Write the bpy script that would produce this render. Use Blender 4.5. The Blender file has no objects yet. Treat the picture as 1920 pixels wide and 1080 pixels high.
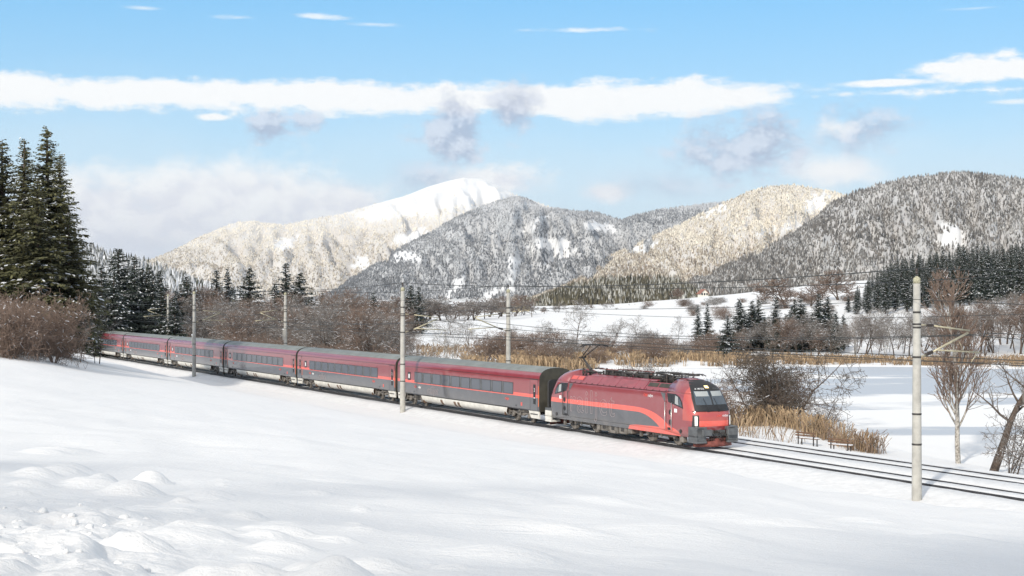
import bpy, bmesh, math, random
import numpy as np
from mathutils import Vector, Matrix

# ------------------------------------------------------------------ camera, sky, sun, exposure
SC = bpy.context.scene
COL = SC.collection
R = math.radians
F = 2800.0          # focal length in units of 1/1920 of the frame width
EYE = 8.83          # eye height above the rail heads
HZ = 564.0
cam_d = bpy.data.cameras.new("camera"); cam = bpy.data.objects.new("camera", cam_d); COL.objects.link(cam)
cam_d.sensor_width = 36.0; cam_d.lens = 36.0 * F / 1920.0
cam_d.shift_y = 24.0 / 1920.0
cam_d.clip_start = 0.1; cam_d.clip_end = 60000.0
cam.location = (0, 0, EYE); cam.rotation_euler = (R(90), 0, 0)
SC.camera = cam

SUN_AZ = 24.0       # degrees to the left of straight behind the camera
SUN_EL = 26.0
SUN_STRENGTH = 2.7
SKY_STRENGTH = 0.094
SC.view_settings.view_transform = 'Standard'
SC.view_settings.look = 'None'
SC.view_settings.exposure = 0.56
SC.view_settings.gamma = 1.0
SC.view_settings.use_curve_mapping = False
SC.render.engine = 'CYCLES'
SC.cycles.use_denoising = True
SC.cycles.max_bounces = 6
SC.cycles.diffuse_bounces = 3
SC.cycles.transparent_max_bounces = 8
SC.cycles.volume_bounces = 0
SC.cycles.sample_clamp_indirect = 6.0

to_sun = Vector((-math.sin(R(SUN_AZ)) * math.cos(R(SUN_EL)), -math.cos(R(SUN_AZ)) * math.cos(R(SUN_EL)), math.sin(R(SUN_EL))))
sun_d = bpy.data.lights.new("sun", 'SUN'); sun = bpy.data.objects.new("sun", sun_d); COL.objects.link(sun)
sun_d.energy = SUN_STRENGTH; sun_d.angle = R(1.8); sun_d.color = (1.0, 0.93, 0.82)
sun.rotation_euler = to_sun.to_track_quat('Z', 'Y').to_euler()
sun.location = (0, -30, 60)

class NT:
    """small node-tree helper"""
    def __init__(s, tree): s.t = tree; s.n = tree.nodes; s.l = tree.links
    def node(s, typ, **kw):
        n = s.n.new(typ)
        for k, v in kw.items(): setattr(n, k, v)
        return n
    def put(s, sock, v):
        if isinstance(v, bpy.types.NodeSocket): s.l.new(v, sock)
        elif v is not None: sock.default_value = v
    def m(s, op, a, b=None, c=None, clamp=False):
        n = s.node('ShaderNodeMath', operation=op); n.use_clamp = clamp
        s.put(n.inputs[0], a)
        if b is not None: s.put(n.inputs[1], b)
        if c is not None: s.put(n.inputs[2], c)
        return n.outputs[0]
    def vm(s, op, a, b=None):
        n = s.node('ShaderNodeVectorMath', operation=op)
        s.put(n.inputs[0], a)
        if b is not None: s.put(n.inputs[1], b)
        return n.outputs[0]
    def step(s, v, lo, hi, olo=0.0, ohi=1.0):
        n = s.node('ShaderNodeMapRange', interpolation_type='SMOOTHSTEP')
        s.put(n.inputs[0], v); s.put(n.inputs[1], lo); s.put(n.inputs[2], hi); s.put(n.inputs[3], olo); s.put(n.inputs[4], ohi)
        return n.outputs[0]
    def noise(s, vec, scale, detail=4, rough=0.55, dist=0.0):
        n = s.node('ShaderNodeTexNoise'); s.put(n.inputs['Vector'], vec)
        n.inputs['Scale'].default_value = scale; n.inputs['Detail'].default_value = detail
        n.inputs['Roughness'].default_value = rough; n.inputs['Distortion'].default_value = dist
        return n.outputs['Fac']
    def mix(s, f, a, b, mode='MIX'):
        n = s.node('ShaderNodeMix', data_type='RGBA', blend_type=mode)
        s.put(n.inputs[0], f); s.put(n.inputs[6], c4(a)); s.put(n.inputs[7], c4(b))
        return n.outputs[2]
    def sep(s, v):
        n = s.node('ShaderNodeSeparateXYZ'); s.put(n.inputs[0], v); return n.outputs
def c4(c):
    if isinstance(c, (tuple, list)) and len(c) == 3: return (*c, 1.0)
    return c

# ---- world: Nishita sky with a cloud layer laid over it by direction
world = bpy.data.worlds.new("World"); SC.world = world; world.use_nodes = True
w = NT(world.node_tree); w.n.clear()
sky = w.node('ShaderNodeTexSky', sky_type='NISHITA')
sky.sun_disc = False; sky.sun_elevation = R(SUN_EL); sky.sun_rotation = math.atan2(to_sun.x, to_sun.y)
sky.altitude = 900; sky.air_density = 1.0; sky.dust_density = 0.25; sky.ozone_density = 3.0
tc = w.node('ShaderNodeTexCoord'); dirv = tc.outputs['Generated']
dx, dy, dz = w.sep(dirv)
az = w.m('ARCTAN2', dx, dy)                                    # 0 straight ahead
el = w.m('DIVIDE', dz, w.m('SQRT', w.m('ADD', w.m('MULTIPLY', dx, dx), w.m('MULTIPLY', dy, dy))))
stv = w.vm('MULTIPLY', dirv, (1.0, 1.0, 3.2))
n_fine = w.noise(stv, 30.0, 9, 0.66)
n_big = w.noise(stv, 5.0, 5, 0.55)
n_puff = w.noise(w.vm('MULTIPLY', dirv, (1.0, 1.0, 1.5)), 38.0, 9, 0.66)
n_up = w.noise(w.vm('MULTIPLY', w.vm('ADD', dirv, (-0.004, 0.0, 0.008)), (1.0, 1.0, 1.5)), 38.0, 9, 0.66)
lit = w.step(w.m('SUBTRACT', n_puff, n_up), -0.10, 0.12)
n_str = w.noise(w.vm('MULTIPLY', dirv, (1.0, 1.0, 9.0)), 9.0, 6, 0.6)
def blob(px, py, rx, ry, nz, amp, soft):
    a0 = math.atan((px - 960) / F); e0 = (HZ - py) / F
    u = w.m('DIVIDE', w.m('SUBTRACT', az, a0), rx / F); v = w.m('DIVIDE', w.m('SUBTRACT', el, e0), ry / F)
    r = w.m('SQRT', w.m('ADD', w.m('MULTIPLY', u, u), w.m('MULTIPLY', v, v)))
    q = w.m('ADD', w.m('SUBTRACT', 1.0, r), w.m('MULTIPLY', w.m('SUBTRACT', nz, 0.5), amp))
    return w.step(q, 0.0, soft)
def union(lst):
    o = lst[0]
    for x in lst[1:]: o = w.m('MAXIMUM', o, x)
    return o
# base gradient: the low sky is pale, the high sky a clear azure
skyc = w.mix(w.step(el, 0.03, 0.26), w.mix(0.80, sky.outputs[0], (4.4, 6.3, 7.4)), w.mix(0.72, w.mix(1.0, sky.outputs[0], (0.80, 1.05, 1.20), 'MULTIPLY'), (1.25, 4.2, 7.0)))
WHITE = (7.9, 7.9, 7.8); GREY = (3.7, 4.35, 5.5)
veil = w.m('MULTIPLY', w.step(w.m('ADD', el, w.m('MULTIPLY', w.m('SUBTRACT', n_big, 0.5), 0.10)), 0.15, 0.03), 0.74)
col = w.mix(veil, skyc, (5.9, 6.8, 7.4))
# low bank of cumulus
low = union([blob(420, 400, 330, 125, n_puff, 1.1, 0.55), blob(190, 440, 250, 150, n_puff, 1.1, 0.55), blob(640, 390, 120, 70, n_puff, 1.2, 0.6),
             blob(925, 340, 150, 42, n_puff, 1.8, 0.7), blob(1140, 362, 70, 26, n_puff, 1.4, 0.8), blob(1560, 325, 130, 45, n_puff, 1.3, 0.9),
             blob(-500, 420, 500, 120, n_puff, 1.0, 0.6), blob(2600, 400, 600, 110, n_puff, 1.0, 0.6)])
lowcol = w.mix(w.step(w.m('ADD', w.m('MULTIPLY', w.m('SUBTRACT', n_puff, 0.5), 0.16), el), 0.045, 0.105), w.mix(lit, (6.5, 6.5, 6.9), (7.5, 7.4, 7.5)), WHITE)
col = w.mix(w.m('MULTIPLY', low, 0.92), col, lowcol)
# long flat band of cloud, all the way round
thick = w.m('ADD', 0.0115, w.m('MULTIPLY', w.m('SUBTRACT', n_big, 0.47), 0.022))
thick = w.m('SUBTRACT', thick, w.m('MULTIPLY', w.step(az, 0.12, 0.21), 0.013))
skew = w.m('ADD', 0.1345, w.m('MULTIPLY', w.m('SUBTRACT', n_str, 0.5), 0.012))
edge = w.m('ADD', w.m('SUBTRACT', thick, w.m('ABSOLUTE', w.m('SUBTRACT', el, skew))), w.m('MULTIPLY', w.m('SUBTRACT', n_puff, 0.5), 0.020))
edge = w.m('ADD', edge, w.m('MULTIPLY', w.m('SUBTRACT', n_fine, 0.5), 0.014))
band = w.step(edge, -0.002, 0.005)
band = union([band, blob(1850, 150, 150, 32, n_fine, 2.0, 0.5), blob(1670, 168, 120, 9, n_fine, 1.6, 0.7), blob(1300, 185, 250, 34, n_fine, 2.0, 0.6), blob(400, 226, 40, 9, n_puff, 1.6, 0.7)])
col = w.mix(w.m('MULTIPLY', band, 0.96), col, WHITE)
# thin wisps higher up
wisp = union([blob(595, 36, 60, 7, n_fine, 3.0, 1.0), blob(1105, 57, 125, 8, n_fine, 2.6, 0.9), blob(445, 42, 45, 6, n_fine, 3.0, 1.5), blob(700, 48, 60, 5, n_fine, 3.0, 1.8),
              blob(1900, 210, 60, 7, n_str, 1.6, 1.0), blob(270, 31, 40, 5, n_str, 1.8, 1.6), blob(1830, 40, 80, 5, n_str, 1.8, 1.6)])
col = w.mix(w.m('MULTIPLY', wisp, 0.75), col, WHITE)
high = w.m('MULTIPLY', w.step(n_big, 0.30, 0.52), w.step(el, 0.20, 0.42))  # unseen white cloud cover overhead, added to whiten the ambient light
col = w.mix(w.m('MULTIPLY', high, 0.9), col, (7.2, 6.85, 6.7))
# small grey-violet puffs below the band
puff = union([blob(850, 248, 95, 85, n_puff, 3.0, 0.6), blob(955, 212, 72, 62, n_puff, 3.0, 0.8), blob(508, 242, 52, 46, n_puff, 2.8, 0.6), blob(570, 230, 40, 26, n_puff, 2.8, 0.7),
              blob(1385, 280, 150, 85, n_puff, 3.0, 0.7), blob(1610, 255, 120, 65, n_puff, 2.8, 1.0), blob(800, 330, 110, 55, n_puff, 2.0, 1.4), blob(1250, 350, 190, 45, n_puff, 2.0, 1.8)])
col = w.mix(w.m('MULTIPLY', puff, 0.82), col, w.mix(lit, (3.2, 3.75, 4.9), (5.6, 6.0, 6.8)))
crest = blob(1572, 245, 55, 26, n_puff, 2.0, 1.0)
col = w.mix(w.m('MULTIPLY', crest, 0.8), col, WHITE)
bg = w.node('ShaderNodeBackground'); w.l.new(col, bg.inputs[0]); bg.inputs[1].default_value = SKY_STRENGTH
wo = w.node('ShaderNodeOutputWorld'); w.l.new(bg.outputs[0], wo.inputs[0])

# ------------------------------------------------------------------ helpers
rng = np.random.default_rng(7)
random.seed(7)
TH = math.atan(1432.0 / F)
DV = np.array([math.sin(TH), -math.cos(TH)])      # direction of travel
NV = np.array([math.cos(TH), math.sin(TH)])       # away from the camera, across the tracks
C0 = np.array([3.31, 106.5])                      # near track centre line at the front of the first coach
T2 = 4.3                                          # distance between the two tracks
def TR(s, n): p = C0 - s * DV + n * NV; return float(p[0]), float(p[1])
def PX(px, D): return (px - 960.0) / F * D
def PZ(py, D): return EYE - (py - HZ) / F * D
def px_on_line(px, n):
    """s along the track where a line at offset n is seen at picture column px"""
    k = (px - 960.0) / F; b = C0 + n * NV           # (b - sD).x = k (b - sD).y
    return float((b[0] - k * b[1]) / (DV[0] - k * DV[1]))

def tag(o, label, cat, group=None, kind=None):
    o['label'] = label; o['category'] = cat
    if group: o['group'] = group
    if kind: o['kind'] = kind
    return o
def empty(name, loc=(0, 0, 0), rz=0.0, parent=None):
    o = bpy.data.objects.new(name, None); COL.objects.link(o); o.location = loc; o.rotation_euler = (0, 0, rz); o.parent = parent
    return o
def link(name, me, parent=None, loc=(0, 0, 0), rz=0.0, sc=None):
    o = bpy.data.objects.new(name, me); COL.objects.link(o); o.parent = parent; o.location = loc; o.rotation_euler = (0, 0, rz)
    if sc is not None: o.scale = sc if hasattr(sc, '__len__') else (sc, sc, sc)
    return o
def copy_tree(o, parent=None):
    c = o.copy(); COL.objects.link(c); c.parent = parent
    for ch in list(o.children): copy_tree(ch, c)
    return c

def mesh_np(name, V, Q=None, T=None, mats=(), qi=None, ti=None, smooth=False, col=None):
    """mesh from numpy arrays: V (n,3), quads Q (m,4), triangles T (k,3)"""
    me = bpy.data.meshes.new(name)
    V = np.asarray(V, np.float32); parts = []; sizes = []; idx = []
    if Q is not None and len(Q): parts.append(np.asarray(Q, np.int32).ravel()); sizes.append(np.full(len(Q), 4, np.int32)); idx.append(np.zeros(len(Q), np.int32) if qi is None else np.asarray(qi, np.int32))
    if T is not None and len(T): parts.append(np.asarray(T, np.int32).ravel()); sizes.append(np.full(len(T), 3, np.int32)); idx.append(np.zeros(len(T), np.int32) if ti is None else np.asarray(ti, np.int32))
    lv = np.concatenate(parts); sz = np.concatenate(sizes); mi = np.concatenate(idx)
    me.vertices.add(len(V)); me.vertices.foreach_set('co', V.ravel())
    me.loops.add(len(lv)); me.loops.foreach_set('vertex_index', lv)
    me.polygons.add(len(sz)); me.polygons.foreach_set('loop_start', np.concatenate([[0], np.cumsum(sz)[:-1]]).astype(np.int32))
    me.polygons.foreach_set('loop_total', sz)
    me.polygons.foreach_set('material_index', mi)
    me.polygons.foreach_set('use_smooth', np.full(len(sz), smooth, bool))
    for m in mats: me.materials.append(m)
    if col is not None:
        ca = me.color_attributes.new('Col', 'FLOAT_COLOR', 'POINT')
        c = np.ones((len(V), 4), np.float32); c[:, :3] = col; ca.data.foreach_set('color', c.ravel())
    me.update(calc_edges=True); me.validate()
    return me

class MB:
    """collects simple shapes into one mesh"""
    def __init__(s): s.v = []; s.f = []; s.mi = []; s.sm = []
    def add(s, vs, fs, mi=0, smooth=False):
        o = len(s.v); s.v += [tuple(map(float, v)) for v in vs]; s.f += [tuple(o + i for i in f) for f in fs]
        s.mi += [mi] * len(fs); s.sm += [smooth] * len(fs); return s
    def box(s, x0, x1, y0, y1, z0, z1, mi=0, ch=0.0):
        if ch <= 0:
            vs = [(x, y, z) for z in (z0, z1) for y in (y0, y1) for x in (x0, x1)]
            return s.add(vs, [(0, 2, 3, 1), (4, 5, 7, 6), (0, 1, 5, 4), (2, 6, 7, 3), (0, 4, 6, 2), (1, 3, 7, 5)], mi)
        c = ch
        def ring(z, i): return [(x0 + i + c, y0 + i, z), (x1 - i - c, y0 + i, z), (x1 - i, y0 + i + c, z), (x1 - i, y1 - i - c, z), (x1 - i - c, y1 - i, z), (x0 + i + c, y1 - i, z), (x0 + i, y1 - i - c, z), (x0 + i, y0 + i + c, z)]
        return s.loft([ring(z0, c * .6), ring(z0 + c, 0), ring(z1 - c, 0), ring(z1, c * .6)], True, mi)
    def loft(s, rings, closed=True, mi=0, caps=True, smooth=False):
        n = len(rings[0]); vs = [p for r in rings for p in r]; fs = []
        for k in range(len(rings) - 1):
            for i in range(n if closed else n - 1):
                j = (i + 1) % n; fs.append((k * n + i, k * n + j, (k + 1) * n + j, (k + 1) * n + i))
        s.add(vs, fs, mi, smooth)
        if caps:
            o = len(s.v) - len(vs)
            s.f += [tuple(o + i for i in reversed(range(n))), tuple(o + (len(rings) - 1) * n + i for i in range(n))]; s.mi += [mi, mi]; s.sm += [False, False]
        return s
    def tube(s, pts, r, sides=6, mi=0, caps=True, smooth=True):
        pts = [Vector(p) for p in pts]; rr = r if hasattr(r, '__len__') else [r] * len(pts); rings = []
        for i, p in enumerate(pts):
            d = (pts[min(i + 1, len(pts) - 1)] - pts[max(i - 1, 0)]).normalized()
            a = d.cross(Vector((0, 0, 1))) if abs(d.z) < 0.95 else d.cross(Vector((1, 0, 0)))
            a.normalize(); b = d.cross(a)
            rings.append([p + (a * math.cos(t) + b * math.sin(t)) * rr[i] for t in [2 * math.pi * k / sides for k in range(sides)]])
        return s.loft(rings, True, mi, caps, smooth)
    def lathe(s, prof, centre=(0, 0, 0), axis='z', sides=16, mi=0, smooth=True):
        rings = []
        for (r, h) in prof:
            ring = []
            for k in range(sides):
                a = 2 * math.pi * k / sides; u, v = r * math.cos(a), r * math.sin(a)
                q = {'z': (u, v, h), 'y': (u, h, v), 'x': (h, u, v)}[axis]
                ring.append(tuple(q[i] + centre[i] for i in range(3)))
            rings.append(ring)
        return s.loft(rings, True, mi, True, smooth)
    def prism(s, poly, y0, y1, mi=0):
        """polygon in x-z extruded along y"""
        n = len(poly); vs = [(x, y0, z) for x, z in poly] + [(x, y1, z) for x, z in poly]
        fs = [tuple(range(n)), tuple(reversed(range(n, 2 * n)))] + [(i, i + n, (i + 1) % n + n, (i + 1) % n) for i in range(n)]
        return s.add(vs, fs, mi)
    def grid(s, fn, us, vs_, mi=0, smooth=True):
        pts = [fn(u, v) for v in vs_ for u in us]; n = len(us)
        fs = [(k * n + i, k * n + i + 1, (k + 1) * n + i + 1, (k + 1) * n + i) for k in range(len(vs_) - 1) for i in range(n - 1)]
        return s.add(pts, fs, mi, smooth)
    def mesh(s, name, *mats):
        me = bpy.data.meshes.new(name); me.from_pydata(s.v, [], s.f)
        for m in mats: me.materials.append(m)
        me.polygons.foreach_set('material_index', np.array(s.mi, np.int32)); me.polygons.foreach_set('use_smooth', np.array(s.sm, bool))
        bm = bmesh.new(); bm.from_mesh(me); bmesh.ops.recalc_face_normals(bm, faces=bm.faces); bm.to_mesh(me); bm.free()
        me.update(); return me
    def build(s, name, mats, parent=None, loc=(0, 0, 0), rz=0.0):
        mats = mats if isinstance(mats, (tuple, list)) else (mats,)
        return link(name, s.mesh(name, *mats), parent, loc, rz)

# vectorised value noise
_perm = rng.permutation(4096)
_val = rng.random(4096)
def vnoise(x, y, seed=0):
    x = np.asarray(x, float); y = np.asarray(y, float)
    xi = np.floor(x).astype(int); yi = np.floor(y).astype(int); fx = x - xi; fy = y - yi
    fx = fx * fx * fx * (fx * (fx * 6 - 15) + 10); fy = fy * fy * fy * (fy * (fy * 6 - 15) + 10)
    h = lambda a, b: _val[_perm[(a + _perm[(b + seed * 131) % 4096]) % 4096]]
    return (h(xi, yi) * (1 - fx) + h(xi + 1, yi) * fx) * (1 - fy) + (h(xi, yi + 1) * (1 - fx) + h(xi + 1, yi + 1) * fx) * fy
def fbm(x, y, oct=4, seed=0, gain=0.5):
    t = 0; a = 1; n = 0
    for k in range(oct): t = t + a * vnoise(x * 2 ** k + 17.3 * k, y * 2 ** k - 9.1 * k, seed + k); n += a; a *= gain
    return t / n
def sstep(x, a, b):
    t = np.clip((np.asarray(x, float) - a) / (b - a), 0, 1); return t * t * (3 - 2 * t)
def poly_sd(x, y, poly):
    """signed distance to a polygon, negative inside"""
    x = np.asarray(x, float); y = np.asarray(y, float); d = np.full(x.shape, 1e18); ins = np.zeros(x.shape, bool); n = len(poly)
    for i in range(n):
        x0, y0 = poly[i]; x1, y1 = poly[(i + 1) % n]; ex, ey = x1 - x0, y1 - y0
        t = np.clip(((x - x0) * ex + (y - y0) * ey) / (ex * ex + ey * ey + 1e-9), 0, 1)
        d = np.minimum(d, (x - x0 - t * ex) ** 2 + (y - y0 - t * ey) ** 2)
        c = ((y0 > y) != (y1 > y)) & (x < (x1 - x0) * (y - y0) / ((y1 - y0) + 1e-12) + x0); ins ^= c
    return np.where(ins, -1, 1) * np.sqrt(d)

# ------------------------------------------------------------------ materials
def mat(name, col, rough=0.6, metal=0.0, var=0.0, vscale=6.0, bump=0.0, bscale=40.0, coat=0.0, spec=0.5, col2=None, emit=None, es=0.0, attr=False):
    m = bpy.data.materials.new(name); m.use_nodes = True; t = NT(m.node_tree); b = t.n['Principled BSDF']
    b.inputs['Base Color'].default_value = c4(col); b.inputs['Roughness'].default_value = rough; b.inputs['Metallic'].default_value = metal
    b.inputs['Specular IOR Level'].default_value = spec
    if coat: b.inputs['Coat Weight'].default_value = coat; b.inputs['Coat Roughness'].default_value = 0.08
    if emit: b.inputs['Emission Color'].default_value = c4(emit); b.inputs['Emission Strength'].default_value = es
    if attr:
        a = t.node('ShaderNodeVertexColor', layer_name='Col'); t.l.new(a.outputs[0], b.inputs['Base Color'])
    if var or bump:
        tcn = t.node('ShaderNodeTexCoord')
        if var:
            nz = t.noise(tcn.outputs['Object'], vscale, 5, 0.6)
            c2 = col2 if col2 else tuple(x * (1 - var) for x in col)
            c1 = col if col2 else tuple(min(1, x * (1 + var)) for x in col)
            t.l.new(t.mix(t.step(nz, 0.3, 0.7), c1, c2), b.inputs['Base Color'])
        if bump:
            bn = t.node('ShaderNodeBump'); bn.inputs['Strength'].default_value = bump; bn.inputs['Distance'].default_value = 0.05
            t.l.new(t.noise(tcn.outputs['Object'], bscale, 6, 0.6), bn.inputs['Height']); t.l.new(bn.outputs[0], b.inputs['Normal'])
    return m
M = {}
M['steel'] = mat('dark_steel', (0.055, 0.05, 0.047), 0.55, 0.3, 0.35, 3.0)
M['running'] = mat('grimy_running_gear', (0.165, 0.148, 0.13), 0.7, 0.1, 0.45, 2.5, 0.15, 30)
M['black'] = mat('matt_black', (0.018, 0.018, 0.02), 0.6)
M['rail'] = mat('rail_steel', (0.085, 0.082, 0.085), 0.45, 0.5, 0.3, 1.5)
M['ballast'] = mat('ballast', (0.10, 0.10, 0.11), 0.9, 0, 0.6, 9.0, 0.8, 22, col2=(0.30, 0.31, 0.34))
M['concrete'] = mat('mast_concrete', (0.40, 0.385, 0.35), 0.85, 0, 0.16, 2.0, 0.2, 30)
M['lichen'] = mat('lichen_concrete', (0.36, 0.34, 0.24), 0.9, 0, 0.3, 12.0)
M['galv'] = mat('cantilever_tube', (0.42, 0.38, 0.27), 0.5, 0.4, 0.2, 4.0)
M['insul'] = mat('brown_insulator', (0.035, 0.025, 0.02), 0.35)
M['wire'] = mat('wire_copper', (0.045, 0.05, 0.05), 0.5, 0.5)
M['glass'] = mat('coach_window_glass', (0.075, 0.085, 0.105), 0.06, 0.0, spec=0.9)
M['frame'] = mat('window_rubber', (0.02, 0.021, 0.024), 0.5)
M['cream'] = mat('cream_skirt', (0.62, 0.60, 0.55), 0.5, 0, 0.12, 2.0)
M['red'] = mat('signal_red', (0.62, 0.07, 0.05), 0.35, coat=0.5)
M['orange'] = mat('door_edge_orange', (0.75, 0.16, 0.04), 0.4)
M['white'] = mat('white_lettering', (0.80, 0.80, 0.80), 0.5)
M['redtext'] = mat('red_lettering', (0.80, 0.10, 0.07), 0.5)
M['olive'] = mat('dirty_end_wall', (0.045, 0.042, 0.032), 0.65, 0, 0.3, 1.5)
M['greypaint'] = mat('buffer_grey', (0.10, 0.105, 0.11), 0.5, 0, 0.25, 3.0)
M['plough'] = mat('weathered_plough_red', (0.19, 0.055, 0.042), 0.6, 0, 0.4, 2.5)
M['lens'] = mat('lamp_glass', (0.75, 0.75, 0.70), 0.1, emit=(1, 0.97, 0.88), es=0.35)
M['lamp'] = mat('top_lamp_lit', (0.9, 0.7, 0.3), 0.2, emit=(1.0, 0.72, 0.30), es=1.5)
M['chrome'] = mat('handrail_steel', (0.55, 0.55, 0.53), 0.3, 0.9)
M['blind'] = mat('cab_sun_blind', (0.34, 0.36, 0.36), 0.7)
M['screen'] = mat('windscreen_glass', (0.05, 0.07, 0.09), 0.04, spec=1.0)
M['yellow'] = mat('coupling_yellow', (0.65, 0.42, 0.03), 0.5)
M['bark'] = mat('bark', (0.085, 0.062, 0.048), 0.9, 0, 0.4, 5.0)
M['twig'] = mat('twigs', (0.205, 0.183, 0.166), 0.9)
M['twig_red'] = mat('reddish_twigs', (0.205, 0.145, 0.112), 0.9)
M['birch'] = mat('birch_bark', (0.52, 0.49, 0.44), 0.8, 0, 0.5, 7.0, col2=(0.14, 0.12, 0.10))
M['snowbit'] = mat('snow_on_branches', (0.80, 0.81, 0.84), 0.9)
M['needle'] = mat('spruce_needles', (0.082, 0.080, 0.032), 0.8, 0, 0.5, 0.35)
M['needle_dark'] = mat('dark_spruce_needles', (0.024, 0.034, 0.022), 0.8, 0, 0.4, 0.4)
M['reed'] = mat('dry_reed', (0.34, 0.245, 0.150), 0.85, 0, 0.4, 0.8)
M['reed2'] = mat('dry_grass', (0.24, 0.165, 0.10), 0.9, 0, 0.35, 0.8)
M['tree_far'] = mat('frosted_forest', (0.3, 0.3, 0.3), 0.95, attr=True)
M['wood'] = mat('bench_wood', (0.13, 0.075, 0.045), 0.8, 0, 0.3, 6.0)
M['roofgrey'] = mat('coach_roof_grey', (0.20, 0.215, 0.205), 0.5, 0.1, 0.14, 0.9)
M['roofred'] = mat('house_roof_red', (0.27, 0.12, 0.085), 0.8)
M['plaster'] = mat('house_plaster', (0.70, 0.66, 0.58), 0.9)
M['plaster_y'] = mat('house_plaster_yellow', (0.72, 0.62, 0.36), 0.9)

def snow_mat(name, col=(0.80, 0.793, 0.785), fine=0.8):
    m = bpy.data.materials.new(name); m.use_nodes = True; t = NT(m.node_tree); b = t.n['Principled BSDF']
    tcn = t.node('ShaderNodeTexCoord'); o = tcn.outputs['Object']
    n1 = t.noise(o, 0.6, 6, 0.6); n2 = t.noise(o, 9.0, 8, 0.7); n3 = t.noise(t.vm('MULTIPLY', o, (0.5, 2.2, 1.0)), 1.6, 6, 0.6, 0.6)
    t.l.new(t.mix(n1, tuple(c * 0.965 for c in col), tuple(min(1, c * 1.03) for c in col)), b.inputs['Base Color'])
    b.inputs['Roughness'].default_value = 0.75; b.inputs['Specular IOR Level'].default_value = 0.25
    b.inputs['Subsurface Weight'].default_value = 0.0
    bn = t.node('ShaderNodeBump'); bn.inputs['Strength'].default_value = fine; bn.inputs['Distance'].default_value = 0.08
    t.l.new(t.m('ADD', t.m('MULTIPLY', n1, 0.9), t.m('ADD', t.m('MULTIPLY', n2, 0.45), t.m('MULTIPLY', n3, 0.7))), bn.inputs['Height']); t.l.new(bn.outputs[0], b.inputs['Normal'])
    return m
M['snow'] = snow_mat('snow')
M['snow_track'] = mat('trackside_snow', (0.78, 0.775, 0.77), 0.85, 0, 0.1, 2.2, 0.5, 12, col2=(0.68, 0.675, 0.67))
M['snow_far'] = mat('snowy_slopes', (0.8, 0.8, 0.8), 0.9, attr=True)
# ------------------------------------------------------------------ terrain
def tps(pts):
    P = np.array([(a, b) for a, b, c in pts], float); z = np.array([c for a, b, c in pts], float); n = len(P)
    K = lambda r2: np.where(r2 > 1e-12, 0.5 * r2 * np.log(r2 + 1e-12), 0)
    A = np.zeros((n + 3, n + 3)); A[:n, :n] = K(((P[:, None] - P[None]) ** 2).sum(-1)) + np.eye(n) * 1e-3
    A[:n, n] = 1; A[:n, n + 1:] = P; A[n, :n] = 1; A[n + 1:, :n] = P.T
    wv = np.linalg.solve(A, np.concatenate([z, [0, 0, 0]]))
    def f(u, v):
        u = np.asarray(u, float); out = wv[n] + wv[n + 1] * u + wv[n + 2] * v
        for i in range(n): out = out + wv[i] * K((u - P[i, 0]) ** 2 + (v - P[i, 1]) ** 2)
        return out
    return f
# the near snow field: bearing column, picture row, distance -> height
near_pts = []
for px, lst in {-250: [(1080, 10), (900, 26), (760, 65), (660, 110), (632, 160)],
                0: [(1080, 10), (900, 26), (760, 66), (690, 105), (647, 140)],
                100: [(1080, 10), (900, 27), (760, 70), (695, 112), (662, 150)],
                190: [(1080, 10.5), (900, 28), (770, 70), (705, 120), (681, 165)],
                300: [(1080, 11), (900, 29), (780, 72), (722, 118), (701, 160)],
                500: [(1080, 12), (900, 32), (800, 70), (755, 110), (737, 140)],
                755: [(1080, 13), (920, 32), (840, 62), (800, 92), (781, 112)],
                960: [(1080, 14), (940, 32), (880, 52), (845, 72), (818, 92)],
                1300: [(1080, 17), (970, 32), (910, 50), (880, 64), (866, 74)],
                1600: [(1080, 20), (1000, 32), (955, 46), (930, 58), (917, 66)],
                1920: [(1080, 24), (1020, 33), (985, 43), (965, 52), (953, 58)],
                2250: [(1080, 28), (1040, 35), (1020, 42), (1010, 47)]}.items():
    for py, D in lst: near_pts.append((px / 420.0, math.log(D) * 1.6, PZ(py, D)))
f_near = tps(near_pts)
far_pts = []
for D, lst in {110: [(900, -1.2), (1400, -1.2), (1900, -1.4), (200, -0.8)],
               180: [(0, 0.5), (400, -0.9), (960, -1.2), (1400, -1.3), (1900, -1.4)],
               300: [(0, 1.5), (400, -0.6), (960, -1.2), (1400, -1.3), (1700, -1.3), (1950, -0.5)],
               420: [(0, 5), (400, 1.0), (960, -0.6), (1200, -0.4), (1400, 0.6), (1700, 2.0), (1950, 8)],
               600: [(0, 18), (300, 8), (600, 1.0), (960, 0.3), (1200, 2.6), (1400, 6.4), (1600, 10), (1950, 12)],
               800: [(0, 34), (300, 14), (600, 2), (960, 1.6), (1200, 7.5), (1400, 13), (1600, 19.5), (1950, 22)],
               1200: [(0, 45), (300, 16), (600, 3), (960, 3), (1200, 7), (1400, 11), (1600, 16), (1950, 20)],
               2200: [(0, 40), (400, 10), (960, 6), (1300, 10), (1600, 12), (1950, 14)],
               6000: [(0, 20), (960, 12), (1950, 20)]}.items():
    for px, z in lst: far_pts.append((px / 420.0, math.log(D) * 1.6, z))
f_far = tps(far_pts)
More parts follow.
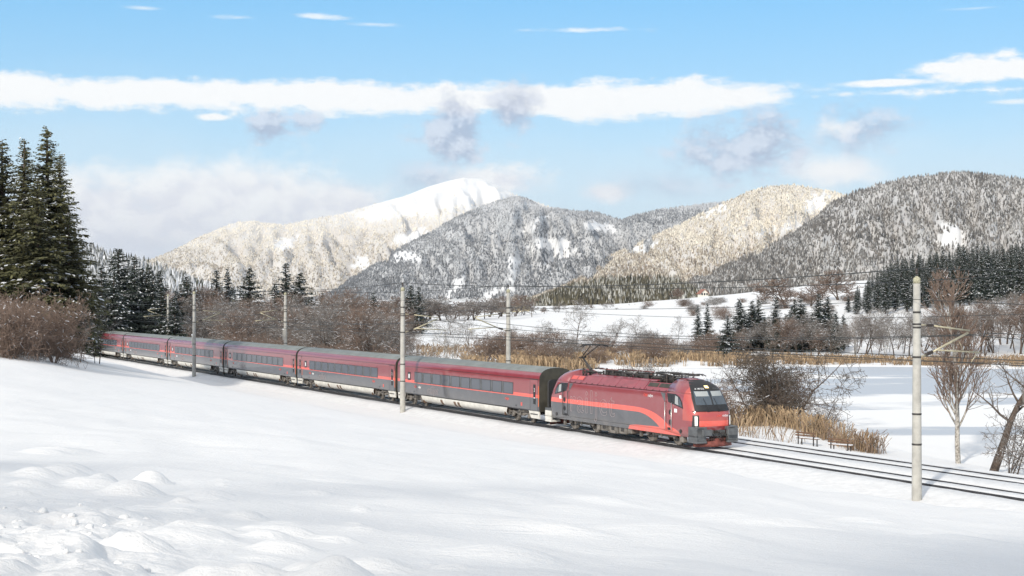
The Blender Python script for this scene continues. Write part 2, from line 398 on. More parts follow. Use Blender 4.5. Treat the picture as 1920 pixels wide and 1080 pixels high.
# the frozen lake, drawn as a shoreline on the map
LAKE_Z = -2.0
def lk(px, py): D = (EYE - LAKE_Z) * F / (py - HZ); return (PX(px, D), D)
LAKE = [lk(1130, 691), lk(1300, 690), lk(1390, 689), lk(1500, 687), lk(1700, 688), lk(1920, 692), lk(2150, 694), lk(2400, 705), lk(2500, 800), lk(2300, 905), lk(2080, 905), lk(1920, 893),
        lk(1800, 873), lk(1700, 853), lk(1640, 836), lk(1600, 805), lk(1560, 775), lk(1500, 757), lk(1420, 742), lk(1300, 726), lk(1180, 712), lk(1100, 702)]
def tn(x, y): return (x - C0[0]) * NV[0] + (y - C0[1]) * NV[1]
def ts(x, y): return -((x - C0[0]) * DV[0] + (y - C0[1]) * DV[1])

lump_list = []   # rounded humps of snow (x, y, radius, height)
def ground_z(x, y, detail=True):
    x = np.asarray(x, float); y = np.asarray(y, float)
    D = np.maximum(y, 7.0); px = np.clip(960 + F * x / D, -420, 2350)
    n = tn(x, y); s = ts(x, y)
    zn = f_near(px / 420.0, np.log(np.minimum(D, 190)) * 1.6)
    if detail:
        amp = 1 - sstep(y, 60, 150)
        zn = zn + (fbm(x / 9, y / 9, 4, 3) - 0.5) * 0.55 * sstep(y, 10, 30) * (0.3 + 0.7 * amp) + (fbm(x / 2.6, y / 3.4, 3, 9) - 0.5) * 0.16 * amp
        rough = (1 - sstep(px, 150, 520)) * (1 - sstep(y, 15, 25)) * sstep(y, 7.5, 10)
        zn = zn + rough * (np.abs(fbm(x / 0.55, y / 0.7, 4, 22, 0.45) - 0.5) * 0.40 + (fbm(x / 0.16, y / 0.2, 2, 25) - 0.5) * 0.025)
        for (lx, ly, lr, lh) in lump_list:
            r2 = ((x - lx) ** 2 + (y - ly) ** 2) / (lr * lr); zn = zn + lh * np.exp(-r2 * r2 * 0.9 - r2 * 0.6)
    zf = f_far(px / 420.0, np.log(np.clip(D, 100, 7000)) * 1.6)
    if detail:
        zf = zf + (fbm(x / 14, y / 14, 3, 5) - 0.5) * 0.6
    bed = np.full(x.shape, -0.44)
    z = zn + (bed - zn) * sstep(n, -13.0, -4.6)
    fill = zf + (bed - zf) * (1 - sstep(n, 8.6, 14.0))
    z = np.where(n > 2, fill, z)
    sd = poly_sd(x, y, LAKE)
    lake_bank = np.where(sd < 0, LAKE_Z - 0.7, z)
    k = sstep(sd, 0.0, 7.0)
    z = np.where((n > 8.6) & (y > 0), (LAKE_Z + 0.16) * (1 - k) + z * k - np.where(sd < 0, sstep(-sd, 0, 3) * 0.9, 0), z)
    z = np.where((y < 7) & (n < 0), zn + np.clip(2 - np.minimum(y, 2), 0, 70) * 0.30, z)  # unseen ground behind the camera, raised so tree shadows reach the field
    return z
def gz(x, y): return float(ground_z(np.array([x]), np.array([y]))[0])

# humps of drifted snow over the rough ground near the camera, placed on the field
def humps(lst):
    for (px, py, D, rpx, hpx) in lst:
        lump_list.append((PX(px, D), D, rpx / F * D * 1.1, hpx / F * D * 0.6))
humps([(110, 808, 40, 60, 22), (85, 822, 38, 40, 16), (150, 812, 41, 34, 14), (70, 880, 27, 40, 26), (120, 872, 29, 44, 28), (60, 905, 24, 40, 20), (190, 905, 25, 56, 36),
       (285, 880, 28, 32, 40), (250, 905, 24, 52, 46), (195, 895, 25.5, 34, 30), (385, 895, 25, 52, 22), (340, 912, 22.5, 22, 20), (390, 910, 23.5, 40, 18), (130, 860, 31, 40, 22),
       (190, 945, 19, 80, 24), (310, 985, 16, 50, 20), (420, 970, 17.5, 36, 14), (330, 925, 21, 40, 14), (680, 970, 20, 34, 12), (500, 1020, 14.5, 50, 16), (590, 1075, 12.4, 60, 40), (650, 1068, 12.8, 30, 18),
       (30, 1045, 11.5, 46, 40), (250, 1070, 11.2, 30, 24), (810, 1030, 15.5, 28, 10), (440, 1075, 12, 50, 14), (850, 1075, 13.8, 34, 12)])
near_rng = np.random.default_rng(21)
for k in range(46):
    px = near_rng.uniform(-60, 700); D = math.exp(near_rng.uniform(math.log(11), math.log(30)))
    r = near_rng.uniform(0.12, 0.42); lump_list.append((PX(px, D), D, r, r * near_rng.uniform(0.15, 0.4)))
for k in range(40):
    px = near_rng.uniform(600, 1900); D = math.exp(near_rng.uniform(math.log(14), math.log(40)))
    r = near_rng.uniform(0.4, 1.4); lump_list.append((PX(px, D), D, r, r * near_rng.uniform(0.05, 0.14)))

# one sheet out to the horizon: rings of growing radius, fine across the view
azi = np.concatenate([np.linspace(-180, -34, 26)[:-1], np.linspace(-34, -22, 18)[:-1], np.linspace(-22, 22, 400)[:-1], np.linspace(22, 34, 18)[:-1], np.linspace(34, 180, 26)])
rad = np.concatenate([np.geomspace(2.0, 9.0, 10)[:-1], np.geomspace(9.0, 60, 240)[:-1], np.geomspace(60, 420, 190)[:-1], np.geomspace(420, 30000, 80)])
AA, RR = np.meshgrid(np.radians(azi), rad); GX = RR * np.sin(AA); GY = RR * np.cos(AA)
GZ = ground_z(GX, GY)
nr, nc = GX.shape
ii = np.arange(nr * nc).reshape(nr, nc)
Q = np.stack([ii[:-1, :-1], ii[:-1, 1:], ii[1:, 1:], ii[1:, :-1]], -1).reshape(-1, 4)
g = link('ground', mesh_np('ground', np.stack([GX, GY, GZ], -1).reshape(-1, 3), Q, mats=(M['snow'],), smooth=True))
tag(g, 'deep white snow over the field, banks and meadows', 'ground', kind='structure')

# frozen lake
lm = bpy.data.materials.new('lake_ice'); lm.use_nodes = True; t = NT(lm.node_tree); b = t.n['Principled BSDF']
tcn = t.node('ShaderNodeTexCoord'); v = t.vm('MULTIPLY', tcn.outputs['Object'], (0.005, 0.019, 1.0))
n1 = t.noise(v, 1.0, 5, 0.5, 0.3); n2 = t.noise(tcn.outputs['Object'], 0.25, 5, 0.6)
f = t.step(t.m('ADD', n1, t.m('MULTIPLY', t.m('SUBTRACT', n2, 0.5), 0.05)), 0.475, 0.50)
t.l.new(t.mix(f, (0.48, 0.505, 0.54), (0.80, 0.795, 0.785)), b.inputs['Base Color']); t.l.new(t.m('ADD', 0.45, t.m('MULTIPLY', f, 0.4)), b.inputs['Roughness'])
b.inputs['Specular IOR Level'].default_value = 0.3
bmk = bmesh.new(); bmk.faces.new([bmk.verts.new((x, y, LAKE_Z)) for x, y in LAKE]); me = bpy.data.meshes.new('lake'); bmesh.ops.recalc_face_normals(bmk, faces=bmk.faces); bmk.to_mesh(me); bmk.free()
if me.polygons[0].normal.z < 0: me.flip_normals()
me.materials.append(lm)
tag(link('lake', me), 'frozen lake with patches of snow on grey ice', 'lake', kind='structure')

# ------------------------------------------------------------------ mountains and their forests
def far_trees(name, pts, hs, frost, cols, label, seed, tiers=3):
    """many small conifers in one mesh: three ragged tiers of five sides, frost colour on the tips"""
    r = np.random.default_rng(seed); N = len(pts); S = 5
    pts = np.asarray(pts, float); hs = np.asarray(hs, float); frost = np.asarray(frost, float)
    ang0 = r.random(N) * 6.283; Vs = []; Cs = []; Ts = []
    dark = np.array(cols[0]); mid = np.array(cols[1]); white = np.array(cols[2])
    tone = r.random((N, 1)); base_d = dark * (0.7 + 0.6 * tone) * 0.6 + mid * 0.4 * tone
    vcount = 0
    for (zb, zt, rb) in (((0.0, 0.55, 0.19), (0.28, 0.80, 0.14), (0.56, 1.0, 0.085)) if tiers == 3 else ((0.0, 0.70, 0.27), (0.36, 1.0, 0.18))):
        ap = pts.copy(); ap[:, 2] += hs * zt
        ring = []
        for k in range(S):
            a = ang0 + 6.283 * k / S + r.normal(0, 0.25, N); rr = hs * rb * r.uniform(0.75, 1.3, N)
            p = pts.copy(); p[:, 0] += np.cos(a) * rr; p[:, 1] += np.sin(a) * rr; p[:, 2] += hs * (zb + r.normal(0, 0.03, N)); ring.append(p)
        block = np.stack([ap] + ring, 1)          # N, S+1, 3
        fr = (r.random((N, S + 1)) < frost[:, None])[..., None]
        c = np.where(fr, white * r.uniform(0.8, 1.05, (N, S + 1, 1)), base_d[:, None, :] * r.uniform(0.7, 1.3, (N, S + 1, 1)))
        base = vcount + np.arange(N)[:, None] * (S + 1)
        tri = np.stack([np.stack([base[:, 0], base[:, 0] + 1 + k, base[:, 0] + 1 + (k + 1) % S], -1) for k in range(S)], 1).reshape(-1, 3)
        Vs.append(block.reshape(-1, 3)); Cs.append(np.clip(c, 0, 1).reshape(-1, 3)); Ts.append(tri); vcount += N * (S + 1)
    me = mesh_np(name, np.concatenate(Vs), T=np.concatenate(Ts), mats=(M['tree_far'],), col=np.concatenate(Cs))
    return tag(link(name, me), label, 'forest', kind='stuff')

def in_any(px, py, polys):
    o = np.zeros(px.shape, bool); qx = px + (fbm(px / 9, py / 7, 3, 14) - 0.5) * 26; py = py + (fbm(px / 8 + 40, py / 6, 3, 15) - 0.5) * 20; px = qx
    for p in polys: o |= poly_sd(px, py, p) < 0
    return o
def mountain(name, label, forest_label, sky_pts, Dr, Db, zb, e, count, th, frost_fn, cols, clear=(), gully=0.10, seed=1, dens=None, pstep=5, rows=90, tiers=3, ymax=610):
    sp = np.array(sky_pts, float); pxs = np.arange(sp[0, 0], sp[-1, 0] + 1, pstep)
    def zr_of(p): return PZ(np.interp(p, sp[:, 0], sp[:, 1]), Dr)
    def surf(p, tt):
        D = Db + (Dr - Db) * np.minimum(tt, 1) + np.maximum(tt - 1, 0) * (Dr - Db)
        zr = zr_of(p); hgt = np.maximum(zr - zb, 5)
        up = np.clip(tt, 0, 1); z = zb + hgt * up ** e
        z = z + hgt * gully * (0.5 - np.abs(fbm(p / 62.0 + tt * 0.8, tt * 1.6 + seed * 3, 4, seed) - 0.5) * 3.0) * np.sin(np.pi * up) + hgt * gully * 0.5 * (fbm(p / 16.0, tt * 5.0, 3, seed + 5) - 0.5) * 2 * np.sin(np.pi * up)
        z = np.where(tt > 1, zb + hgt * np.clip(1 - (tt - 1) * 1.1, 0, 1) ** 0.8, z)
        return PX(p, D), D, z
    tt = np.concatenate([np.linspace(0, 1, rows), np.linspace(1.08, 1.9, 9)])
    PP, TT = np.meshgrid(pxs, tt); X, Y, Z = surf(PP, TT)
    nr, nc = X.shape; ii = np.arange(nr * nc).reshape(nr, nc)
    Qd = np.stack([ii[:-1, :-1], ii[:-1, 1:], ii[1:, 1:], ii[1:, :-1]], -1).reshape(-1, 4)
    PYY = HZ - (Z - EYE) / Y * F
    wooded = (~in_any(PP, PYY, clear)).astype(float)
    if dens is not None: wooded = wooded * np.clip(dens(PP, PYY), 0, 1)
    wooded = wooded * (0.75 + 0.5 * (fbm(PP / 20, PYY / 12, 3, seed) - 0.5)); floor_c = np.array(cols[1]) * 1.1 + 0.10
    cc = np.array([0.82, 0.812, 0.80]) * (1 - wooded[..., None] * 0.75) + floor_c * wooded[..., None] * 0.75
    o = link(name, mesh_np(name, np.stack([X, Y, Z], -1).reshape(-1, 3), Qd, mats=(M['snow_far'],), smooth=True, col=cc.reshape(-1, 3)))
    tag(o, label, 'mountain' if 'mountain' in name else 'hill', kind='structure')
    r = np.random.default_rng(seed * 11 + 1); n = int(count * 2.2)
    p = r.uniform(sp[0, 0], sp[-1, 0], n); t0 = r.uniform(0.01, 1.02, n)
    x, y, z = surf(p, t0); py = HZ - (z - EYE) / y * F
    keep = (~in_any(p, py, clear) | (r.random(n) < 0.10)) & (z > zb + 2) & (py < ymax)
    if dens is not None: keep &= r.random(n) < dens(p, py)
    idx = np.nonzero(keep)[0][:count]
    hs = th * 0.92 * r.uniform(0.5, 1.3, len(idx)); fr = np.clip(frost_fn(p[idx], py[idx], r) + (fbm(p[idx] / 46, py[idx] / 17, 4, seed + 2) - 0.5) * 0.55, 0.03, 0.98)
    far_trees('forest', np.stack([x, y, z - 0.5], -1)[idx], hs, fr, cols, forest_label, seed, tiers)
    return o
SUNLIT_CREAM = ((0.22, 0.175, 0.13), (0.34, 0.28, 0.21), (0.80, 0.74, 0.63))  # frost tint; warm sunlight on the bright ridges is put into it
COOL = ((0.125, 0.128, 0.134), (0.16, 0.16, 0.16), (0.57, 0.575, 0.59))  # darker frost tint; the middle mountain's shadow is put into it
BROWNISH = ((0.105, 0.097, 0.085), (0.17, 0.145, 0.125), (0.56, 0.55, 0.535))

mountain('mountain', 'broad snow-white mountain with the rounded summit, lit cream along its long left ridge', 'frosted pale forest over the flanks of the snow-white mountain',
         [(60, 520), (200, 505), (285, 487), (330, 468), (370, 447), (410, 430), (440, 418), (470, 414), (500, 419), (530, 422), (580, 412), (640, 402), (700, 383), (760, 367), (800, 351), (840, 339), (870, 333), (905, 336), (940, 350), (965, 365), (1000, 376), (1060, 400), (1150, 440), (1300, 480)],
         9500, 5600, 10, 1.0, 28000, 13, lambda p, y, r: np.clip(0.95 - np.maximum(y - 425, 0) * 0.0075, 0.35, 0.96), SUNLIT_CREAM,
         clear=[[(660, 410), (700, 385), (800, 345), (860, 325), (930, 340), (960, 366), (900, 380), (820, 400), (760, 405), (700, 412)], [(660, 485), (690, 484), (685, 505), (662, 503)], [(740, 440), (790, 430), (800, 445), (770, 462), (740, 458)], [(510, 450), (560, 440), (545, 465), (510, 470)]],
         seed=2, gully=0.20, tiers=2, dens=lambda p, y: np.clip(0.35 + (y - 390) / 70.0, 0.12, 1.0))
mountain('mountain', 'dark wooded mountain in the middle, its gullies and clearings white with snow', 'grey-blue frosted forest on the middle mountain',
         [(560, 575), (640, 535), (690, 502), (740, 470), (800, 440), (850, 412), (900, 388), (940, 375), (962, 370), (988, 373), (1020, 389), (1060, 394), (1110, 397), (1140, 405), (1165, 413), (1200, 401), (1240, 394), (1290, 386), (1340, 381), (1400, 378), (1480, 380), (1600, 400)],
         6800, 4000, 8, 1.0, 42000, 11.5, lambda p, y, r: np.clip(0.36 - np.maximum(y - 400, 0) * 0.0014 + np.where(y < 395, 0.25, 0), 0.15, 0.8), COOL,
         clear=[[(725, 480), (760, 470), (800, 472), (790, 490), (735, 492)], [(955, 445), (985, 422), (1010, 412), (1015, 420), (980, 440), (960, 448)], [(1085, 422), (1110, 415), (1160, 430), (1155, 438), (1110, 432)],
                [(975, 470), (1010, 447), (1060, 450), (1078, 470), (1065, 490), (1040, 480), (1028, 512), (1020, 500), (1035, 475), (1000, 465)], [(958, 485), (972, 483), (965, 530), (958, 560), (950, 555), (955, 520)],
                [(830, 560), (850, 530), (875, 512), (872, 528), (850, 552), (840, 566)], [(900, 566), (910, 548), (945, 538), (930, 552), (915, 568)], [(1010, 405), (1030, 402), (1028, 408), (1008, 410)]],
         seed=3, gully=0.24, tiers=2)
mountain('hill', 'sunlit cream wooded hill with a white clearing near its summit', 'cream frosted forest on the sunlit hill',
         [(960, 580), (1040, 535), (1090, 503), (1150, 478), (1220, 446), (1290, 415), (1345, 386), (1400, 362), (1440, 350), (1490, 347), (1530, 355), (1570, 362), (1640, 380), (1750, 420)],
         5400, 3200, 8, 1.0, 26000, 10.5, lambda p, y, r: np.clip(0.72 - np.maximum(y - 420, 0) * 0.0062, 0.18, 0.78), SUNLIT_CREAM,
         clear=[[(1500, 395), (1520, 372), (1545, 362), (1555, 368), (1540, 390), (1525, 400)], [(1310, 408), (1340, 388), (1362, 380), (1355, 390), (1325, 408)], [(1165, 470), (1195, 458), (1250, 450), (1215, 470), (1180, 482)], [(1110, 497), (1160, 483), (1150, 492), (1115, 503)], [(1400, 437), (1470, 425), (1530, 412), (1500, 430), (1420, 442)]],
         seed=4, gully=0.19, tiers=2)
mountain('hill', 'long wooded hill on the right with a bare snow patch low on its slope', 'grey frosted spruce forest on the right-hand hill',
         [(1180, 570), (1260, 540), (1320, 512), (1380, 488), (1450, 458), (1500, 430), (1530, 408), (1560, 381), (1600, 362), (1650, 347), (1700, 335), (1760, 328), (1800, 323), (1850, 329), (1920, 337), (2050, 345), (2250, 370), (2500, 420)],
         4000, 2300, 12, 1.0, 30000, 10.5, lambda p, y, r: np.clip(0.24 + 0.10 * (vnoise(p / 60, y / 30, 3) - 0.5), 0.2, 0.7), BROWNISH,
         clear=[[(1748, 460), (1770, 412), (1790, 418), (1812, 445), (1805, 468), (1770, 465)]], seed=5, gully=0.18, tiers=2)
mountain('hill', 'low wooded knoll in front of the middle mountain', 'mixed olive and dark wood on the low knoll',
         [(980, 586), (1020, 566), (1060, 548), (1110, 536), (1160, 530), (1220, 530), (1270, 533), (1300, 548), (1330, 566), (1350, 584)],
         1700, 1250, -2, 0.8, 2600, 11, lambda p, y, r: np.full(p.shape, 0.16), ((0.06, 0.055, 0.035), (0.15, 0.12, 0.06), (0.55, 0.54, 0.50)), seed=6, gully=0.05, ymax=606)
mountain('hill', 'wooded slope behind the tall spruces on the left', 'snow-dusted spruce forest on the left slope',
         [(-500, 440), (-200, 455), (0, 462), (160, 468), (230, 490), (290, 506), (340, 524), (400, 550), (470, 580)],
         1150, 640, 6, 0.9, 4200, 8.5, lambda p, y, r: np.full(p.shape, 0.5), ((0.035, 0.042, 0.03), (0.09, 0.085, 0.06), (0.66, 0.67, 0.70)), seed=7, gully=0.06, ymax=600)
# ------------------------------------------------------------------ railway
TRZ = math.atan2(DV[1], DV[0])
def in_track(name): return empty(name, (C0[0], C0[1], 0), TRZ)
XA, XB = -330.0, 110.0
bed = in_track('railway_bed'); tag(bed, 'ballast of the two railway tracks, half buried in snow', 'railway bed', kind='structure')
MB().box(XA, XB, -1.93, T2 + 1.6, -0.60, -0.20).build('ballast', M['ballast'], bed)
jr = np.random.default_rng(31)
def snow_strip(m, x0, x1, ya, yb, top, drop=0.07, rag=0.05, outer=0):
    n = int((x1 - x0) / 0.55); xs = np.linspace(x0, x1, n)
    def wob(sd): return (fbm(xs / 1.3, xs * 0 + sd, 3, sd) - 0.5) * rag * 3.2
    a = ya + wob(3 + int(abs(ya * 7))); ybm = float(np.mean(yb(xs))) if callable(yb) else yb; c = (yb(xs) if callable(yb) else yb) + wob(11 + int(abs(ybm * 5))); h = top + (fbm(xs / 3, xs * 0 + 2, 3, 4) - 0.5) * 0.06
    rings = [[(x, p, -0.22), (x, p + 0.03, t - drop), (x, p + 0.14, t), (x, q - 0.14, t), (x, q - 0.03, t - drop), (x, q, -0.22)] for x, p, q, t in zip(xs, a, c, h)]
    if outer < 0: rings = [[(r[0][0], r[0][1] - 0.8, -0.53), (r[0][0], r[0][1] + 0.7, -0.42), (r[0][0], r[3][1] - 0.9, r[2][2] - 0.10)] + r[3:] for r in rings]
    if outer > 0: rings = [r[:3] + [(r[0][0], r[2][1] + 0.9, r[2][2] - 0.10), (r[0][0], r[5][1] - 0.7, -0.42), (r[0][0], r[5][1] + 0.8, -0.53)] for r in rings]
    m.loft(rings, False, 0, False, True)
sm = MB(); XL = 21.0
snow_strip(sm, XA, XB, -4.3, lambda q: -0.87 - 0.50 * (1 - sstep(q, XL - 6, XL + 4)) - 0.30 * (1 - sstep(q, -8, 6)), -0.065, rag=0.06, outer=-1)
for o in (0.0, T2):
    snow_strip(sm, XA, XB, o - 0.68, o + 0.68, -0.035, rag=0.02)
snow_strip(sm, XA, XB, 0.86, T2 - 0.835, -0.03, rag=0.03)
snow_strip(sm, XA, XB, T2 + 0.84, T2 + 4.4, -0.035, rag=0.04, outer=1)
so = sm.build('snow_cover', M['snow_track'], bed); so['kind'] = 'stuff'
def rail_mesh():
    prof = [(-0.065, -0.16), (0.065, -0.16), (0.015, -0.12), (0.015, -0.05), (0.036, -0.04), (0.036, -0.004), (0.028, 0.0), (-0.028, 0.0), (-0.036, -0.004), (-0.036, -0.04), (-0.015, -0.05), (-0.015, -0.12)]
    m = MB(); xs = np.linspace(XA, XB, 12); m.loft([[(x, y, z) for y, z in prof] for x in xs], True)
    return m.mesh('rail', M['rail'])
rm = rail_mesh()
for o, lab in ((0.0, 'pair of rails under the train, running out of the snow ahead of it'), (T2, 'empty second pair of rails beside the lake')):
    tr = in_track('railway_track'); tag(tr, lab, 'railway track', kind='structure')
    for yy in (-0.755, 0.755): link('rail', rm, tr, (0, o + yy, 0))

# ---- masts and catenary
MAST_N = -3.35; MAST_F = T2 + 3.35
near_s = [px_on_line(1719, MAST_N), px_on_line(755, MAST_N), px_on_line(364, MAST_N)]
far_s = [px_on_line(953, MAST_F), px_on_line(535, MAST_F), px_on_line(315, MAST_F)]
near_s.append(near_s[2] + (near_s[2] - near_s[1])); near_s.insert(0, near_s[0] - 64.0)
CW, MW = 5.88, 7.2      # contact and messenger wire heights
def mast_parts(side, top, base):
    """mast at the origin; the track lies on +y when side = 1"""
    root = empty('catenary_mast')
    r0, r1 = 0.235, 0.165
    m = MB(); m.lathe([(r0, base), (r0 * .985, base + 1), (r1, top - 0.5), (r1, top)], sides=14); pole = m.build('pole', M['concrete'], root)
    MB().lathe([(r1 + 0.003, top - 0.22), (r1 + 0.005, top + 0.01), (0.05, top + 0.12)], sides=14).build('cap', M['lichen'], root)
    MB().lathe([(0.02, top + 0.12), (0.02, top + 0.22), (0.075, top + 0.24), (0.075, top + 0.30), (0.05, top + 0.33), (0.075, top + 0.36), (0.075, top + 0.42), (0.03, top + 0.50)], sides=8).build('insulator', M['insul'], root)
    for z in (MW + 0.55, CW + 0.35, top - 1.55, top - 2.25, 3.6, 2.2):
        rr = r0 + (r1 - r0) * (z - base) / (top - base) + 0.014
        MB().lathe([(rr - .012, z - 0.045), (rr, z - 0.04), (rr, z + 0.04), (rr - .012, z + 0.045)], sides=14).build('clamp_band', M['steel'], pole)
    y = lambda v: v * side
    tie = MB(); tie.tube([(0, y(0.2), MW + 0.52), (0, y(0.62), MW + 0.50)], 0.035); tie.tube([(0, y(1.0), MW + 0.47), (0, y(3.25), MW + 0.22)], 0.042); tie.build('tie_rod', M['galv'], root)
    ins = MB(); ins.lathe([(0.03, 0.55), (0.085, 0.60), (0.05, 0.66), (0.085, 0.72), (0.05, 0.78), (0.085, 0.84), (0.05, 0.90), (0.085, 0.96), (0.03, 1.02)], axis='y', sides=8)
    i1 = ins.build('insulator', M['insul'], root, (0, 0, MW + 0.49)); i1.scale = (1, side, 1)
    st = MB(); st.tube([(0, y(0.2), CW + 0.36), (0, y(0.55), CW + 0.44)], 0.04); st.tube([(0, y(0.9), CW + 0.55), (0, y(3.15), MW + 0.12)], 0.052); st.build('strut', M['galv'], root)
    i2 = ins.build('insulator', M['insul'], root, (0, 0, CW + 0.30)); i2.scale = (1.15, side, 1.15); i2.rotation_euler = (R(16) * side, 0, 0)
    ra = MB(); ra.tube([(0, y(1.15), CW + 0.66), (0, y(3.9), CW + 0.50)], 0.042); ra.tube([(0, y(3.75), CW + 0.5), (0, y(3.35), CW + 0.05)], 0.018)
    ra.tube([(0, y(2.6), MW - 0.30), (0, y(2.9), CW + 0.55)], 0.012); ra.build('registration_arm', M['galv'], root)
    return root
names_near = {1: 'nearest tall concrete catenary mast, standing alone in front of the lake at the right', 2: 'concrete catenary mast in front of the joint between the first two coaches', 3: 'concrete catenary mast in the snow in front of the fourth coach, with a white board'}
for i, s in enumerate(near_s):
    if i in (0, 4): continue
    x, y = TR(s, MAST_N); zb = gz(x, y)
    o = mast_parts(1, 9.85, zb - 0.6 if zb < 0 else -0.6); o.location = (x, y, 0); o.rotation_euler = (0, 0, TRZ)
    tag(o, names_near[i], 'catenary mast', 'catenary masts')
names_far = ['concrete catenary mast behind the first coach, beside the reeds', 'concrete catenary mast behind the third coach, against the bare thicket', 'most distant concrete catenary mast, behind the fifth coach']
for i, s in enumerate(far_s):
    x, y = TR(s, MAST_F); o = mast_parts(-1, 9.75, -0.8); o.location = (x, y, 0); o.rotation_euler = (0, 0, TRZ)
    tag(o, names_far[i], 'catenary mast', 'catenary masts')
# white boards hung on two of the masts
def board(x, y, z, lab):
    r = empty('signal_board', (x, y, z), TRZ)
    MB().box(-0.16, 0.16, -0.07, 0.07, -0.62, 0.62, ch=0.03).build('housing', M['concrete'], r)
    MB().box(-0.19, 0.19, -0.10, 0.10, 0.625, 0.76, ch=0.03).build('snow_cap', M['snowbit'], r)
    MB().box(0.16, 0.6, -0.02, 0.02, 0.2, 0.26).build('bracket', M['steel'], r)
    tag(r, lab, 'signal board', 'boards on the masts')
sx = near_s[3]; x, y = TR(sx + 0.75, MAST_N); board(x, y, 4.0, 'narrow white board hanging on the mast in front of the fourth coach')
sx = far_s[1]; x, y = TR(sx + 0.7, MAST_F); board(x, y, 4.6, 'narrow white board beside the mast behind the third coach')

def wire(name, ss, n, z, sag, rad, lab, zig=0.0):
    m = MB(); pts = []
    for k in range(len(ss) - 1):
        for u in np.linspace(0, 1, 13)[(0 if k == 0 else 1):]:
            s = ss[k] + (ss[k + 1] - ss[k]) * u; zz = z - sag * 4 * u * (1 - u); nn = n + zig * (1 if k % 2 else -1) * (1 - 2 * u)
            x, y = TR(s, nn); pts.append((x, y, zz))
    m.tube(pts, rad, 4); o = m.build(name, M['wire']); return tag(o, lab, 'wire', 'overhead wires')
nf = [far_s[0] - (far_s[1] - far_s[0])] + far_s
fs_all = [nf[0] - 60] + nf + [far_s[2] + 62]
contact = []
for (ss, n, which) in ((near_s, 0.0, 'near track'), (fs_all, T2, 'second track')):
    wire('contact_wire', ss, n, CW, 0.03, 0.02, 'lowest overhead wire above the %s' % which, 0.2)
    wire('messenger_wire', ss, n, MW, 0.75, 0.018, 'sagging messenger wire above the %s' % which, 0.2)
    d = MB()
    for k in range(len(ss) - 1):
        for u in (0.08, 0.22, 0.36, 0.5, 0.64, 0.78, 0.92):
            s = ss[k] + (ss[k + 1] - ss[k]) * u; nn = n + 0.2 * (1 if k % 2 else -1) * (1 - 2 * u); x, y = TR(s, nn)
            d.tube([(x, y, CW - 0.1 * u * (1 - u)), (x, y, MW - 3.0 * u * (1 - u))], 0.008, 4)
    o = d.build('dropper_wires', M['wire']); tag(o, 'short vertical droppers between the two wires over the %s' % which, 'wire', kind='stuff')
wire('line_wire', near_s, MAST_N, 10.32, 0.55, 0.022, 'topmost wire strung along the tips of the near masts')
wire('line_wire', near_s, MAST_N - 0.35, 8.9, 0.6, 0.014, 'thin wire below the tips of the near masts')
wire('line_wire', fs_all, MAST_F, 10.22, 0.5, 0.022, 'topmost wire strung along the tips of the far masts')
wire('line_wire', fs_all, MAST_F + 0.35, 8.2, 0.55, 0.014, 'thin wire along the lake side of the far masts')
wire('line_wire', fs_all, MAST_F + 0.4, 5.6, 0.4, 0.013, 'lowest thin wire along the lake side of the far masts')
# ------------------------------------------------------------------ livery materials
MAROON = (0.235, 0.022, 0.028); STRIPE = (0.80, 0.085, 0.05); GREY = (0.060, 0.064, 0.074); GREY2 = (0.045, 0.049, 0.057)
def paint(name, build, film=0.02):
    m = bpy.data.materials.new(name); m.use_nodes = True; t = NT(m.node_tree); b = t.n['Principled BSDF']
    tcn = t.node('ShaderNodeTexCoord'); x, y, z = t.sep(tcn.outputs['Object'])
    c = build(t, x, y, z)
    nz = t.noise(tcn.outputs['Object'], 1.2, 6, 0.65); grime = t.m('MULTIPLY', t.step(z, 1.5, 0.6), t.step(nz, 0.35, 0.75))
    c = t.mix(t.m('MULTIPLY', grime, 0.45), c, (0.12, 0.105, 0.09))
    c = t.mix(t.m('ADD', film, t.m('MULTIPLY', t.step(nz, 0.4, 0.8), 0.07)), c, (0.52, 0.47, 0.49))
    t.l.new(c, b.inputs['Base Color']); b.inputs['Roughness'].default_value = 0.42; b.inputs['Coat Weight'].default_value = 0.9; b.inputs['Coat Roughness'].default_value = 0.07; b.inputs['Coat IOR'].default_value = 1.75
    t.l.new(t.m('ADD', 0.30, t.m('MULTIPLY', nz, 0.25)), b.inputs['Roughness'])
    return m
def gt(t, a, b): return t.m('GREATER_THAN', a, b)
def coach_col(t, x, y, z):
    c = t.mix(gt(t, z, 1.90), GREY, STRIPE)
    c = t.mix(gt(t, z, 2.14), c, MAROON)
    c = t.mix(gt(t, z, 3.24), c, (0.24, 0.016, 0.026))  # deeper red shoulder band: a dark reflection put into the paint colour
    return c
M['coach'] = paint('coach_livery', coach_col, 0.01)
def fcurve(t, v, pts, x0, x1, z0, z1):
    n = t.node('ShaderNodeFloatCurve'); cm = n.mapping; cu = cm.curves[0]
    P = [((a - x0) / (x1 - x0), (b - z0) / (z1 - z0)) for a, b in pts]
    while len(cu.points) < len(P): cu.points.new(0.5, 0.5)
    for q, (a, b) in zip(cu.points, P): q.location = (a, b); q.handle_type = 'AUTO_CLAMPED'
    cm.update()
    t.put(n.inputs[1], t.m('DIVIDE', t.m('SUBTRACT', v, x0), x1 - x0))
    return t.m('ADD', z0, t.m('MULTIPLY', n.outputs[0], z1 - z0))
